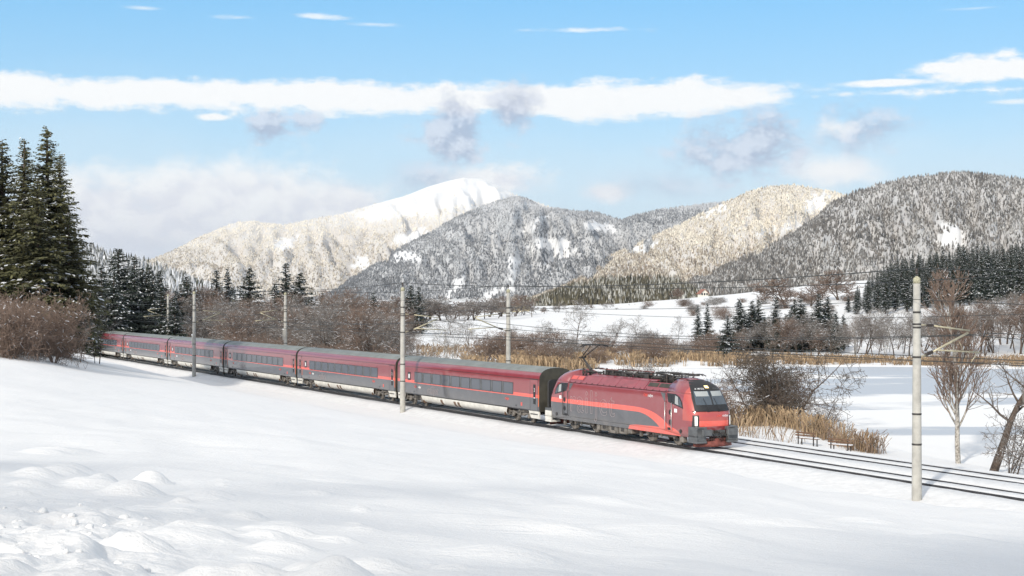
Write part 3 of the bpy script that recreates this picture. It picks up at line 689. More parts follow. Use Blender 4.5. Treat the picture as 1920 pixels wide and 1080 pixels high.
def loco_col(t, x, y, z):
    up = fcurve(t, x, [(-10, 2.12), (-4, 2.12), (1.2, 2.15), (3.0, 2.13), (4.0, 2.05), (4.8, 1.90), (5.5, 1.68), (6.1, 1.42), (6.5, 1.20), (7.0, 1.10), (7.5, 0.92), (7.9, 0.60), (10, 0.3)], -10, 10, 0, 4)
    lo = fcurve(t, x, [(-10, 1.82), (-4, 1.82), (1.2, 1.84), (2.8, 1.84), (3.6, 1.76), (4.3, 1.58), (4.9, 1.34), (5.3, 1.12), (5.45, 0.95), (5.5, 0.5), (10, 0.3)], -10, 10, 0, 4)
    bl = fcurve(t, x, [(-10, 0.4), (1.4, 0.4), (1.9, 0.93), (4.0, 1.04), (5.2, 1.06), (10, 1.06)], -10, 10, 0, 4)
    g2 = t.m('LESS_THAN', z, fcurve(t, x, [(-10, 4), (-0.8, 2.0), (0.2, 1.75), (1.2, 1.30), (2.0, 0.85), (2.6, 0.4), (10, 0.2)], -10, 10, 0, 4))
    c = t.mix(g2, GREY, GREY2)
    c = t.mix(gt(t, z, lo), c, STRIPE)
    low = t.m('MULTIPLY', t.m('LESS_THAN', z, bl), t.m('LESS_THAN', x, 5.8)); c = t.mix(low, c, STRIPE)
    c = t.mix(gt(t, z, up), c, MAROON)
    # front: the bright band round the nose below the lamps' middle
    fr = t.m('MULTIPLY', gt(t, x, 8.35), t.m('MULTIPLY', gt(t, z, 1.33), t.m('LESS_THAN', z, 1.66))); fr = t.m('MULTIPLY', fr, t.m('LESS_THAN', t.m('ABSOLUTE', y), 1.08)); c = t.mix(fr, c, STRIPE)
    nose = t.m('MULTIPLY', gt(t, x, 7.95), gt(t, z, 1.66)); c = t.mix(t.m('MULTIPLY', nose, 0.7), c, (0.52, 0.062, 0.035))
    return c
M['loco'] = paint('locomotive_livery', loco_col)
M['outline'] = mat('outline_lettering_grey', (0.50, 0.40, 0.40), 0.5)
M['locoroof'] = mat('roof_hatch_maroon', (0.245, 0.040, 0.055), 0.4, 0, 0.15, 2.0, coat=0.4)

def text(parent, body, size, loc, rot, m, outline=0.0, name='lettering', align='LEFT', shear=0.0, space=1.0):
    cu = bpy.data.curves.new(name, 'FONT'); cu.body = body; cu.size = size; cu.align_x = align; cu.shear = shear; cu.space_character = space
    if outline: cu.fill_mode = 'NONE'; cu.bevel_depth = outline; cu.bevel_resolution = 0
    else: cu.extrude = 0.001
    tmp = bpy.data.objects.new(name, cu); COL.objects.link(tmp); bpy.context.view_layer.update()
    me = bpy.data.meshes.new_from_object(tmp.evaluated_get(bpy.context.evaluated_depsgraph_get())); bpy.data.objects.remove(tmp)
    me.materials.clear(); me.materials.append(m); o = link(name, me, parent, loc); o.rotation_euler = rot
    return o
SIDE = (R(90), 0, 0); FRONT = (R(90), 0, R(90))

def wheel_mesh(r):
    m = MB(); m.lathe([(0.06, -0.07), (r * 0.30, -0.07), (r * 0.34, -0.03), (r * 0.80, -0.02), (r * 0.84, -0.06), (r, -0.06), (r, 0.05), (r + 0.03, 0.06), (r + 0.03, 0.085), (0.06, 0.085)], axis='y', sides=24)
    return m.mesh('wheel', M['running'])

# ------------------------------------------------------------------ coaches
sec = [(1.36, 0.92), (1.41, 1.08), (1.415, 1.9), (1.415, 2.5), (1.41, 3.0), (1.40, 3.24), (1.375, 3.42), (1.30, 3.58), (1.20, 3.71)]
sec_roof = [(1.20, 3.715), (1.02, 3.85), (0.80, 3.945), (0.5, 4.015), (0.2, 4.045), (0.0, 4.05)]
HL = 12.98
def half(sc): return [(-y, z) for y, z in sc] + [(y, z) for y, z in reversed(sc)]
def make_coach():
    c = empty('railway_coach')
    body = MB(); xs = [-HL, -HL + 0.05] + list(np.linspace(-12, 12, 9)) + [HL - 0.05, HL]
    outline = half(sec)
    body.loft([[(x, y, z) for y, z in outline] for x in xs], True, 0, False, True)
    bo = body.build('body', M['coach'], c)
    r = MB(); ro = half(sec_roof[:-1]) + []
    prof = [(-y, z) for y, z in sec_roof] + [(y, z) for y, z in reversed(sec_roof[:-1])]
    r.loft([[(x, y, z) for y, z in prof] for x in xs], False, 0, False, True)
    for yy in (-1.02, -0.86, -0.66, -0.44, -0.22, 0.0, 0.22, 0.44, 0.66, 0.86, 1.02):
        zz = float(np.interp(abs(yy), [p[0] for p in reversed(sec_roof)], [p[1] for p in reversed(sec_roof)]))
        r.tube([(-HL + 0.1, yy, zz), (HL - 0.1, yy, zz)], 0.014, 5)
    for k in range(12): x = -12 + k * 2.18; r.tube([(x, y, z + 0.001) for y, z in prof], 0.007, 4)
    r.build('roof', M['roofgrey'], c)
    sh = MB()
    for yy in (-1.24, -1.29, -1.345, 1.24, 1.29, 1.345):
        zz = float(np.interp(-abs(yy), [-1.375, -1.30, -1.20], [3.42, 3.58, 3.71])); sh.tube([(-HL + 0.1, yy, zz), (HL - 0.1, yy, zz)], 0.010, 5)
    sh.build('cantrail_bead', M['coach'], c)
    MB().box(-HL + 0.02, HL - 0.02, -1.425, -1.412, 3.225, 3.25).build('gutter', M['frame'], c)
    # end walls
    for e in (-1, 1):
        ew = MB(); x = HL * e; full = half(sec)[:]; full = [(-y, z) for y, z in sec + sec_roof] + [(y, z) for y, z in reversed(sec + sec_roof[:-1])]
        ew.add([(x, y * .995, z) for y, z in full], [tuple(range(len(full)))]); ew.build('end_wall', M['olive'], c)
    # gangways
    for e in (-1, 1):
        gg = MB(); pr = [(-0.78, 0.95), (0.78, 0.95), (0.78, 3.05), (0.60, 3.22), (-0.60, 3.22), (-0.78, 3.05)]
        k = 5
        gg.loft([[(HL * e + e * (0.02 + 0.235 * i / k), y * (1.0 if i % 2 else 0.93), 0.95 + (z - 0.95) * (1 if i % 2 else 0.98)) for y, z in pr] for i in range(k + 1)], True); gg.build('gangway', M['black'], c)
    # windows on the side that shows
    x = 13.25 - 4.37
    for k in range(10):
        x1 = x - k * 1.85; x0 = x1 - 1.48
        f = MB().box(x0 - 0.065, x1 + 0.065, -1.424, -1.405, 1.965, 2.845, ch=0.006).build('window', M['frame'], c)
        MB().box(x0, x1, -1.4285, -1.4235, 2.005, 2.805).build('pane', M['glass'], f)
        if k < 9: MB().box(x0 - 0.325, x0 - 0.05, -1.4235, -1.40, 1.97, 2.84).build('window_pillar', M['greypaint'], c)
    f = MB().box(-10.75, -10.15, -1.424, -1.405, 2.10, 2.78, ch=0.006).build('window', M['frame'], c)
    MB().box(-10.58, -10.32, -1.4285, -1.4235, 2.26, 2.62).build('pane', M['white'], f)
    # doors
    for (x0, x1) in ((11.62, 12.78), (-12.78, -11.62)):
        d = MB().box(x0, x1, -1.421, -1.40, 0.98, 3.18).build('door', M['coach'], c)
        fr = MB()
        for (a, b_, p, q) in ((x0 - .03, x0, 0.94, 3.21), (x1, x1 + .03, 0.94, 3.21), (x0 - .03, x1 + .03, 3.18, 3.21)): fr.box(a, b_, -1.4235, -1.40, p, q)
        fr.build('door_frame', M['frame'], d)
        xm = (x0 + x1) / 2 + 0.08
        MB().box(xm - .16, xm + .16, -1.428, -1.4205, 1.45, 2.85, ch=0.02).build('door_window', M['frame'], d)
        text(d, '2', 0.34, (xm, -1.4295, 2.34), SIDE, M['white'], align='CENTER')
        MB().box(xm - .12, xm + .12, -1.4295, -1.4283, 1.86, 1.92).build('door_button_plate', M['white'], d)
        MB().box(x1 + 0.055, x1 + 0.125, -1.4245, -1.40, 1.30, 2.75).build('door_edge_strip', M['orange'], c)
        # step skirt
        sk = MB(); a, b_ = (x0 - 0.25, x1 + 0.14) if x0 > 0 else (x0 - 0.14, x1 + 0.25)
        q = 0.28; lo0, lo1 = (a + q, b_) if x0 > 0 else (a, b_ - q)
        sk.loft([[(a, -1.412, 0.94), (b_, -1.412, 0.94), (b_, -1.30, 0.94), (a, -1.30, 0.94)], [(lo0, -1.36, 0.42), (lo1, -1.36, 0.42), (lo1, -1.28, 0.42), (lo0, -1.28, 0.42)]], True)
        s_ = sk.build('step_skirt', M['cream'], c)
        MB().box(x0 + .05, x1 - .05, -1.44, -1.385, 0.70, 0.76).build('step', M['steel'], s_)
    # belly skirt
    bs = MB(); prof = [(-1.412, 0.935), (-1.42, 0.80), (-1.38, 0.62), (-1.27, 0.46), (-1.08, 0.36), (-0.8, 0.33), (0.8, 0.33), (1.08, 0.36), (1.27, 0.46), (1.38, 0.62), (1.42, 0.80), (1.412, 0.935)]
    bs.loft([[(xx - (0.55 * (0.935 - z)) * sgn, y, z) for y, z in prof] for xx, sgn in ((-7.9, -1), (-7.5, -1), (-2.5, 0), (2.5, 0), (7.6, 1), (8.0, 1))], False, 0, False, True)
    belly = bs.build('belly_skirt', M['cream'], c)
    for e in (-1, 1):
        MB().prism([(e * 7.72, 0.93), (e * 7.50, 0.36), (e * 7.40, 0.36), (e * 7.40, 0.93)], -1.36, 1.36).build('skirt_end_wall', M['wood'], c)
    for xx in (-4.1, -1.55, -0.85):
        v = MB(); v.loft([[(xx + a + (0.9 - z) * 0.30, y - 0.006, z) for a in (0, 0.42)] for y, z in prof[1:5]], False, 0, False); v.build('vent', M['wood'], belly)
    # underframe and bogies
    MB().box(-12.6, 12.6, -0.9, 0.9, 0.72, 1.0).build('underframe', M['black'], c)
    wm = wheel_mesh(0.46)
    for bx in (-9.6, 9.6):
        g = MB(); 
        for sy in (-1, 1):
            g.prism([(bx - 1.9, 0.62), (bx - 0.7, 0.56), (bx - 0.4, 0.44), (bx + 0.4, 0.44), (bx + 0.7, 0.56), (bx + 1.9, 0.62), (bx + 1.9, 0.74), (bx + 0.6, 0.72), (bx - 0.6, 0.72), (bx - 1.9, 0.74)], sy * 1.02 - .08, sy * 1.02 + .08)
            for ax in (-1.25, 1.25):
                g.lathe([(0.15, -0.1), (0.17, 0), (0.15, 0.14)], (bx + ax, sy * 1.06, 0.46), 'y', 10); g.lathe([(0.12, 0.5), (0.14, 0.62), (0.12, 0.8)], (bx + ax, sy * 1.0, 0), 'z', 10)
            g.lathe([(0.26, 0.74), (0.28, 0.85), (0.26, 0.98)], (bx, sy * 1.0, 0), 'z', 14)
            g.tube([(bx - 0.5, sy * 1.22, 0.72), (bx + 1.3, sy * 1.22, 0.86)], 0.05); g.tube([(bx + 0.2, sy * 1.2, 0.45), (bx + 0.1, sy * 1.2, 0.95)], 0.05)
            g.box(bx - 2.3, bx - 1.8, sy * 1.05 - .1, sy * 1.05 + .1, 0.40, 0.86); g.box(bx + 1.75, bx + 2.15, sy * 1.05 - .1, sy * 1.05 + .1, 0.35, 0.9)
        g.box(bx - 0.3, bx + 0.3, -1.0, 1.0, 0.5, 0.7)
        bg_ = g.build('bogie', M['running'], c)
        for ax in (-1.25, 1.25):
            for sy in (-1, 1):
                wo_ = link('wheel', wm, bg_, (bx + ax, sy * 0.76, 0.46)); wo_.scale = (1, -sy, 1) if sy > 0 else (1, 1, 1)
    # markings
    MB().box(10.15, 10.38, -1.42, -1.412, 1.20, 1.46).build('alarm_plate', M['red'], c)
    MB().lathe([(0.07, -1.425), (0.07, -1.40)], (9.4, 0, 1.18), 'y', 10).build('socket', M['black'], c)
    MB().lathe([(0.07, -1.425), (0.07, -1.40)], (-9.4, 0, 1.18), 'y', 10).build('socket', M['black'], c)
    text(c, 'railjet', 0.30, (7.6, -1.42, 1.52), SIDE, M['redtext'], name='lettering')
    text(c, 'ÖBB', 0.26, (-9.4, -1.42, 1.52), SIDE, M['redtext'], name='lettering', shear=0.1)
    text(c, 'railjet', 0.26, (-8.55, -1.42, 1.52), SIDE, M['white'], outline=0.006, name='lettering', shear=0.1)
    text(c, 'railjet', 0.95, (-6.6, -1.418, 1.16), SIDE, M['outline'], outline=0.004, name='outline_lettering')
    return c
coach_names = ['first coach behind the locomotive, its dark end wall showing', 'second coach behind the locomotive, between the middle masts', 'third coach behind the locomotive, half of its windows dark',
               'fourth coach behind the locomotive, behind a mast with a white board', 'fifth coach behind the locomotive, with dark windows', 'last coach in sight, half hidden by bare bushes at the left']
co = make_coach()
for k in range(6):
    o = co if k == 0 else copy_tree(co)
    x, y = TR(13.25 + 26.5 * k, 0); o.location = (x, y, 0); o.rotation_euler = (0, 0, TRZ)
    tag(o, 'red and grey ' + coach_names[k], 'railway coach', 'coaches of the express train')
x, y = TR(13.25 + 26.5 * 6, 0)

# ------------------------------------------------------------------ locomotive
L = empty('locomotive'); x, y = TR(-10.2, 0); L.location = (x, y, 0); L.rotation_euler = (0, 0, TRZ)
tag(L, 'red and dark grey electric locomotive leading the train, one pantograph raised', 'locomotive')
ZW = [(0.6, 1.46), (0.82, 1.475), (1.2, 1.50), (2.2, 1.50), (2.9, 1.475), (3.26, 1.44), (3.42, 1.39), (3.6, 1.29), (3.8, 1.10), (3.95, 0.88), (4.05, 0.62), (4.11, 0.34), (4.13, 0.12)]
ZF = [(0.6, 8.95), (0.82, 9.05), (1.3, 9.20), (1.9, 9.20), (2.2, 9.13), (2.6, 8.97), (3.0, 8.75), (3.26, 8.60), (3.42, 8.48), (3.6, 8.28), (3.8, 7.97), (3.95, 7.62), (4.05, 7.25), (4.11, 6.92), (4.13, 6.7)]
def wz(z): return float(np.interp(z, *zip(*ZW)))
def xfz(z): return float(np.interp(z, *zip(*ZF)))
def xsz(z): return max(xfz(z) - float(np.interp(z, [0.8, 2.2, 3.3, 4.1], [1.0, 1.05, 1.25, 0.9])), 6.32)
def pz(z): return float(np.interp(z, [0.8, 2.2, 3.3, 4.1], [3.0, 2.9, 2.5, 2.2]))
def side_y(x, z):
    x = abs(x)
    if x <= xsz(z): return wz(z)
    u = min(1.0, (x - xsz(z)) / (xfz(z) - xsz(z))); return wz(z) * max(0.0, 1 - u ** pz(z)) ** (1 / pz(z))
def front_x(y, z):
    u = min(1.0, abs(y) / wz(z)); return xsz(z) + (xfz(z) - xsz(z)) * max(0.0, 1 - u ** pz(z)) ** (1 / pz(z))
def arc(z, n=14):
    out = []
    for k in range(-n, n + 1):
        a = k / n * math.pi / 2; p = pz(z)
        out.append((xsz(z) + (xfz(z) - xsz(z)) * abs(math.cos(a)) ** (2 / p), wz(z) * math.copysign(abs(math.sin(a)) ** (2 / p), a), z))
    return out
bd = MB(); rings = []
for z in [0.93, 1.02, 1.2, 1.33, 1.5, 1.66, 1.9, 2.1, 2.2, 2.4, 2.6, 2.8, 3.0, 3.15, 3.26]:
    a = arc(z)
    mids = [-5.5, 0, 5.5]
    ring = a + [(xx, wz(z), z) for xx in reversed(mids)] + [(-p[0], p[1], z) for p in reversed(a)] + [(xx, -wz(z), z) for xx in mids]
    if z == 0.93: ring = [(q[0], q[1], 0.68 if abs(q[0]) > 7.3 else 0.93) for q in ring]
    rings.append(ring)
bd.loft(rings, True, 0, True, True); body = bd.build('body', M['loco'], L)
for e in (1, -1):
    dm = MB(); rr = []
    for z in [3.265, 3.34, 3.42, 3.5, 3.6, 3.7, 3.8, 3.88, 3.95, 4.0, 4.05, 4.08, 4.11, 4.13]:
        a = arc(z); rr.append([(e * q[0], q[1], z) for q in a] + [(e * 6.22, wz(z), z), (e * 6.22, -wz(z), z)])
    dm.loft(rr, True, 0, True, True); dm.build('cab_roof', M['loco'], L)
def front_patch(name, m, parent, e, zs, yl, off, n=14, y_c=0.0):
    """panel that follows the nose; yl(z) -> (y0, y1)"""
    p = MB()
    def fn(u, v):
        y0, y1 = yl(v); yy = y0 + (y1 - y0) * u; return (e * (front_x(yy, v) + off), yy, v + off * 0.35)
    p.grid(fn, list(np.linspace(0, 1, n)), list(zs)); return p.build(name, m, parent)
for e in (1, -1):
    wn = front_patch('windscreen_surround', M['black'], L, e, np.linspace(2.24, 4.02, 20), lambda z: (-float(np.interp(z, [2.2, 3.0, 3.5, 3.8, 4.0], [1.24, 1.18, 1.05, 0.86, 0.6])), float(np.interp(z, [2.2, 3.0, 3.5, 3.8, 4.0], [1.24, 1.18, 1.05, 0.86, 0.6]))), 0.012)
    for (a, b_) in ((-1.10, -0.045), (0.045, 1.10)):
        g = front_patch('windscreen', M['screen'], wn, e, np.linspace(2.60, 3.40, 9), lambda z: (max(a, -1.10 + 0.15 * (z - 2.6)) if a < 0 else a, min(b_, 1.10 - 0.15 * (z - 2.6)) if b_ > 0.5 else b_), 0.022, 8)
        front_patch('sun_blind', M['blind'], wn, e, np.linspace(3.10, 3.385, 4), lambda z: (max(a, -1.0) + .06 if a < 0 else a + .06, min(b_, 1.0) - .05 if b_ > .5 else b_ - .08), 0.026, 8)
    for sy in (-1, 1):
        sg = sy
        fr = front_patch('headlight', M['frame'], L, e, np.linspace(1.30, 2.00, 6), lambda z: (sg * 1.06 + (-.02 if sg > 0 else .02) * 0, sg * (1.40 - 0.06 * (z - 1.3))), 0.012, 8)
        front_patch('lens', M['lens'], fr, e, np.linspace(1.37, 1.93, 5), lambda z: (sg * 1.15, sg * 1.28), 0.022, 6)
        wp = MB(); y0 = sy * 0.38
        wp.tube([(e * (front_x(y0, z) + 0.05), y0 + (z - 2.2) * (-0.25), z) for z in np.linspace(2.2, 3.0, 5)], 0.014, 5); wp.tube([(e * (front_x(y0, 2.24) + .03), y0 - .12, 2.22), (e * (front_x(y0, 2.24) + .03), y0 + .12, 2.26)], 0.035, 6)
        wp.build('wiper', M['black'], wn)
    hr = MB(); hr.tube([(e * (front_x(yy, 2.24) + 0.06), yy, 2.24) for yy in np.linspace(-1.36, 1.36, 15)], 0.018, 5); hr.build('handrail', M['black'], L)
    front_patch('roof_lamp', M['lamp'] if e > 0 else M['lens'], wn, e, np.linspace(3.56, 3.70, 3), lambda z: (-0.13, 0.13), 0.035, 5)
    # front beam with its buffers, coupler and plough
    bm_ = MB()
    for sy in (-1, 1):
        y0, y1 = (0.74 * sy, 1.50 * sy); lo, hi = min(y0, y1), max(y0, y1)
        xs0, xs1 = (8.55, 9.42)
        for (za, zb_, ya, yb) in ((1.14, 1.32, lo, hi), (0.36, 0.50, lo, hi), (0.72, 0.82, lo, hi), (0.50, 1.14, hi - .12 if sy > 0 else lo, hi if sy > 0 else lo + .12)): bm_.box(*(sorted((e * xs0, e * xs1))), ya, yb, za, zb_, 1 if (e < 0 and za < 0.9) else 0, 0.012)
        bm_.box(*(sorted((e * 9.18, e * 9.40))), lo + .05, hi - .05, 0.52, 1.12)
        bm_.box(*(sorted((e * 8.6, e * 8.7))), lo + .05, hi - .05, 0.40, 1.2)
    bm_.box(*(sorted((e * 8.5, e * 9.15))), -0.75, 0.75, 0.72, 1.10)
    beam = bm_.build('buffer_beam', (M['greypaint'], M['cream']), L)
    for sy in (-1, 1):
        bf = MB(); bf.lathe([(0.11, 9.40), (0.11, 9.62)], (0, sy * 0.90, 1.03), 'x', 12)
        bf.box(9.62, 9.72, sy * 0.90 - .34, sy * 0.90 + .34, 0.82, 1.20, ch=0.03)
        bo_ = bf.build('buffer', M['greypaint'], L); bo_.scale = (e, 1, 1)
        if e > 0: text(beam, 'SIEMENS', 0.105, (9.425, sy * 1.12 - 0.26, 1.195), FRONT, M['black'], name='lettering')
    pl = MB(); ys = np.linspace(-1.38, 1.38, 15)
    pl.loft([[(e * (9.28 - 0.55 * (abs(yy) / 1.38) ** 2.2), yy, 0.62), (e * (9.42 - 0.55 * (abs(yy) / 1.38) ** 2.2), yy, 0.36), (e * (9.52 - 0.55 * (abs(yy) / 1.38) ** 2.2), yy, 0.15), (e * (9.36 - 0.55 * (abs(yy) / 1.38) ** 2.2), yy, 0.15)] for yy in ys], False, 0, False, True)
    pl.build('snow_plough', M['plough'], L)
    hk = MB(); hk.box(*(sorted((e * 9.1, e * 9.4))), -.10, .10, 0.92, 1.10); hk.tube([(e * 9.4, 0, 1.02), (e * 9.62, 0, 1.0), (e * 9.64, 0, 1.12)], 0.04); hk.tube([(e * 9.55, -.06, 1.0), (e * 9.62, -.09, 0.75), (e * 9.6, 0, 0.55), (e * 9.62, .09, 0.75), (e * 9.55, .06, 1.0)], 0.025)
    for yy in (-.62, -.45, -.3, .3, .45, .62): hk.tube([(e * 9.2, yy, 0.95), (e * 9.45, yy, 0.86), (e * 9.48, yy * .95, 0.6), (e * 9.3, yy * 1.05, 0.48)], 0.028)
    hk.build('coupler', M['steel'], L)
# number plates and lettering on the front
fx = lambda y, z: front_x(y, z) + 0.035
def front_text(body_, size, y0, z, m, sp=1.0):
    o = text(L, body_, size, (fx(0.0, z) + 0.05, y0, z), (R(62), 0, R(90)), m, name='lettering', space=sp); return o
front_text('A 190 016', 0.17, -0.98, 3.50, M['white'], 0.95); front_text('1216 016', 0.15, 0.30, 3.50, M['greypaint'], 0.95)
text(L, 'ÖBB', 0.17, (9.235, 0.10, 1.90), FRONT, M['redtext'], name='lettering', shear=0.15); text(L, 'railjet', 0.19, (9.21, 0.50, 1.90), FRONT, M['white'], name='lettering', shear=0.15)
# cab side windows, doors, handrails
def side_poly(name, pts, m, parent, off, sy=-1):
    p = MB(); c = (sum(q[0] for q in pts) / len(pts), sum(q[1] for q in pts) / len(pts)); ring = []
    n = len(pts)
    for i in range(n):
        a, b_ = pts[i], pts[(i + 1) % n]
        for u in (0, .25, .5, .75): ring.append((a[0] + (b_[0] - a[0]) * u, a[1] + (b_[1] - a[1]) * u))
    levels = []
    for f in (0.0, 0.34, 0.67, 1.0): levels.append([(c[0] + (q[0] - c[0]) * f, sy * (side_y(c[0] + (q[0] - c[0]) * f, c[1] + (q[1] - c[1]) * f) + off), c[1] + (q[1] - c[1]) * f) for q in ring])
    p.loft(levels, True, 0, False, True); return p.build(name, m, parent)
for sy in (-1, 1):
    for e in (1, -1):
        X = lambda v: [(e * a, z) for a, z in v]
        w1 = side_poly('cab_window', X([(6.18, 3.20), (7.15, 3.19), (7.6, 3.02), (7.88, 2.72), (8.02, 2.34), (7.0, 2.54), (6.36, 2.66)]), M['frame'], L, 0.006, sy)
        side_poly('pane', X([(7.10, 3.10), (7.42, 3.02), (7.50, 2.52), (7.10, 2.60)]), M['blind'], w1, 0.012, sy)
        side_poly('pane', X([(7.50, 2.98), (7.72, 2.78), (7.90, 2.44), (7.56, 2.50)]), M['screen'], w1, 0.012, sy)
        side_poly('grey_panel', X([(5.45, 3.21), (6.0, 3.20), (6.0, 2.62), (5.72, 2.92)]), M['greypaint'], L, 0.006, sy)
        hr = MB()
        for xx in (6.08, 6.80): hr.tube([(e * xx, sy * 1.49, 0.98), (e * xx, sy * 1.56, 1.02), (e * xx, sy * 1.56, 2.62), (e * xx, sy * 1.48, 2.66)], 0.022, 6)
        hr.build('handrail', M['chrome'] if e > 0 else M['steel'], L)
        st = MB()
        for zz in (1.45, 2.05): st.lathe([(0.17, 0), (0.17, 0.006)], (e * 6.62, sy * 1.507 - (0.006 if sy < 0 else 0), zz), 'y', 12)
        st.box(*(sorted((e * 6.3, e * 6.62))), sy * 1.505 - .004, sy * 1.505 + .004, 0.96, 1.12); st.build('step_recess', M['black'], L)
        MB().box(*(sorted((e * 7.05, e * 7.35))), *(sorted((sy * 1.502, sy * 1.508))), 2.08, 2.30).build('number_plate', M['white'], L)
        df = MB()
        for xx in (6.16, 6.72): df.box(e * xx - .008, e * xx + .008, *(sorted((sy * 1.498, sy * 1.506))), 0.95, 3.1)
        df.build('door_joint', M['frame'], L)
        MB().lathe([(0.13, 0), (0.13, 0.012)], (e * 7.75, sy * 1.50 - (0.012 if sy < 0 else 0), 0.98), 'y', 12).build('socket', M['steel'], L)
# roof between the cabs: sloping hatches with openings, flat deck behind
for sy in (-1, 1):
    def hatch(x0, x1, z1, y1, m, name='roof_hatch', z0=3.275, y0=1.455, off=0.0):
        p = MB(); p.add([(x0, sy * y0, z0), (x1, sy * y0, z0), (x1, sy * y1, z1), (x0, sy * y1, z1), (x0, sy * (y0 - .06), z0 - .02), (x1, sy * (y0 - .06), z0 - .02), (x1, sy * (y1 - .06), z1 - .05), (x0, sy * (y1 - .06), z1 - .05)],
                        [(0, 1, 2, 3), (4, 7, 6, 5), (0, 4, 5, 1), (1, 5, 6, 2), (2, 6, 7, 3), (3, 7, 4, 0)]); return p.build(name, m, L)
    def S(f, d=0.0): return (1.455 + (1.02 - 1.455) * f + d, 3.275 + (3.76 - 3.275) * f + d)
    for (a, b_) in ((-6.2, -4.35), (3.55, 6.2)):
        hatch(a, b_, 3.76, 1.02, M['locoroof'])
        mid = (a + b_) / 2; 
        for (c_, d_) in ((a + .12, mid - .06), (mid + .06, b_ - .12)):
            g = MB(); (ya, za), (yb, zb_) = S(0.42, 0.012), S(0.90, 0.012)
            g.add([(c_, sy * ya, za), (d_, sy * ya, za), (d_, sy * yb, zb_), (c_, sy * yb, zb_)], [(0, 1, 2, 3)]); g.build('roof_grille', M['red'] if (a < 0 and c_ < -5.2) else M['olive'], L)
    cuts = [-4.30, -2.2, 0.1, 2.3, 3.50]
    for a, b_ in zip(cuts[:-1], cuts[1:]): hatch(a, b_ - 0.03, 3.80, 0.98, M['locoroof'])
    for a, b_ in ((-4.0, -0.9), (-0.86, 2.2), (2.24, 4.2)): hatch(a, b_, 3.90, 0.72, M['locoroof'], 'roof_hatch', 3.80, 1.00)
    ft = MB()
    for xx in np.arange(-6.0, 6.2, 0.75): ft.tube([(xx, sy * 1.462, 3.275), (xx + 0.05, sy * 1.40, 3.36)], 0.014, 4)
    ft.box(-6.2, 6.2, *(sorted((sy * 1.44, sy * 1.475))), 3.262, 3.282); ft.build('hatch_fastening', M['frame'], L)
MB().box(-6.21, 6.21, -1.0, 1.0, 3.60, 3.70).build('roof_deck', M['black'], L)
# high-voltage gear along the roof
rg = random.Random(5)
for k in range(34):
    xx = -5.9 + k * 0.36; yy = rg.choice((-0.62, -0.3, 0.25, 0.6)); h = rg.uniform(0.38, 0.60)
    im = MB(); prof = []
    for j in range(6): z = 3.70 + h * j / 6; prof += [(0.05, z), (0.085, z + h / 14), (0.05, z + h / 8)]
    im.lathe(prof, (xx, yy, 0), 'z', 8); im.build('insulator', M['insul'], L)
for pts_ in ([(-3.9, -0.3, 4.24), (-1.5, -0.3, 4.25)], [(-1.5, 0.2, 4.28), (2.0, 0.2, 4.26), (2.4, -.2, 4.15)], [(-3.0, 0.6, 4.22), (1.5, 0.6, 4.24)]): MB().tube(pts_, 0.036).build('busbar', M['plough'], L)
for (x0, x1, yy, zz) in ((2.6, 7.0, -0.45, 4.22), (2.8, 6.9, 0.4, 4.26), (1.5, 5.5, 0.0, 4.16), (-5.6, -2.6, 0.35, 4.18), (-6.0, -3.9, -0.6, 4.08), (3.0, 6.6, -0.2, 4.30), (-2.8, 3.2, -0.55, 4.14)):
    MB().tube([(x0 + (x1 - x0) * u, yy + 0.08 * math.sin(u * 9), zz + 0.05 * math.sin(u * 6)) for u in np.linspace(0, 1, 9)], 0.04, 6).build('roof_cable', M['steel'], L)
for k in range(18):
    xx = rg.uniform(-5.5, 6.0); MB().tube([(xx, -0.75, 3.72), (xx + .15, -0.7, 4.0), (xx + .4, -0.5, 4.05), (xx + .55, -.4, 3.8)], 0.026, 5).build('roof_cable', M['steel'], L)
for (x0, x1, y0, y1, z1) in ((-2.2, -1.7, -.5, .2, 4.2), (0.6, 1.3, -.2, .5, 4.2), (2.1, 2.6, -.6, -.1, 4.12), (-3.4, -3.0, 0, .5, 4.12), (4.6, 5.2, -.4, .4, 4.05), (-0.6, -0.1, -.6, -.1, 4.15), (3.2, 3.9, -.5, 0.1, 4.1)): MB().box(x0, x1, y0, y1, 3.69, z1, ch=0.04).build('roof_equipment', M['steel'], L)
# pantographs: one folded at the front, one up at the rear
pf = empty('pantograph', parent=L); m = MB()
for yy in (-.45, .45): m.tube([(2.7, yy * .6, 4.24), (4.4, yy * .5, 4.34), (6.9, yy, 4.30)], 0.035, 6); m.tube([(4.2, yy, 4.1), (5.6, yy, 4.1)], 0.035, 6)
m.build('arm', M['steel'], pf)
m = MB(); 
for xx in (6.55, 6.85): m.tube([(xx, -0.95, 4.20), (xx, -0.7, 4.32), (xx, 0.7, 4.32), (xx, 0.95, 4.20)], 0.03, 6)
m.build('collector_head', M['steel'], pf)
pr_ = empty('pantograph', parent=L); bx = -5.4
m = MB(); m.tube([(bx - .5, -.5, 3.95), (bx + .5, -.5, 3.95), (bx + .5, .5, 3.95), (bx - .5, .5, 3.95), (bx - .5, -.5, 3.95)], 0.035, 6); m.build('base_frame', M['steel'], pr_)
m = MB(); m.tube([(bx, 0, 3.98), (bx - 1.32, 0, 4.92)], [0.085, 0.07], 8); m.build('lower_arm', M['steel'], pr_)
m = MB(); m.tube([(bx + .1, -.12, 3.95), (bx - 1.40, -.10, 4.80)], 0.02, 5); m.tube([(bx - 1.45, -.25, 4.90), (bx - 1.2, .25, 4.94)], 0.05, 6); m.build('control_rod', M['steel'], pr_)
m = MB()
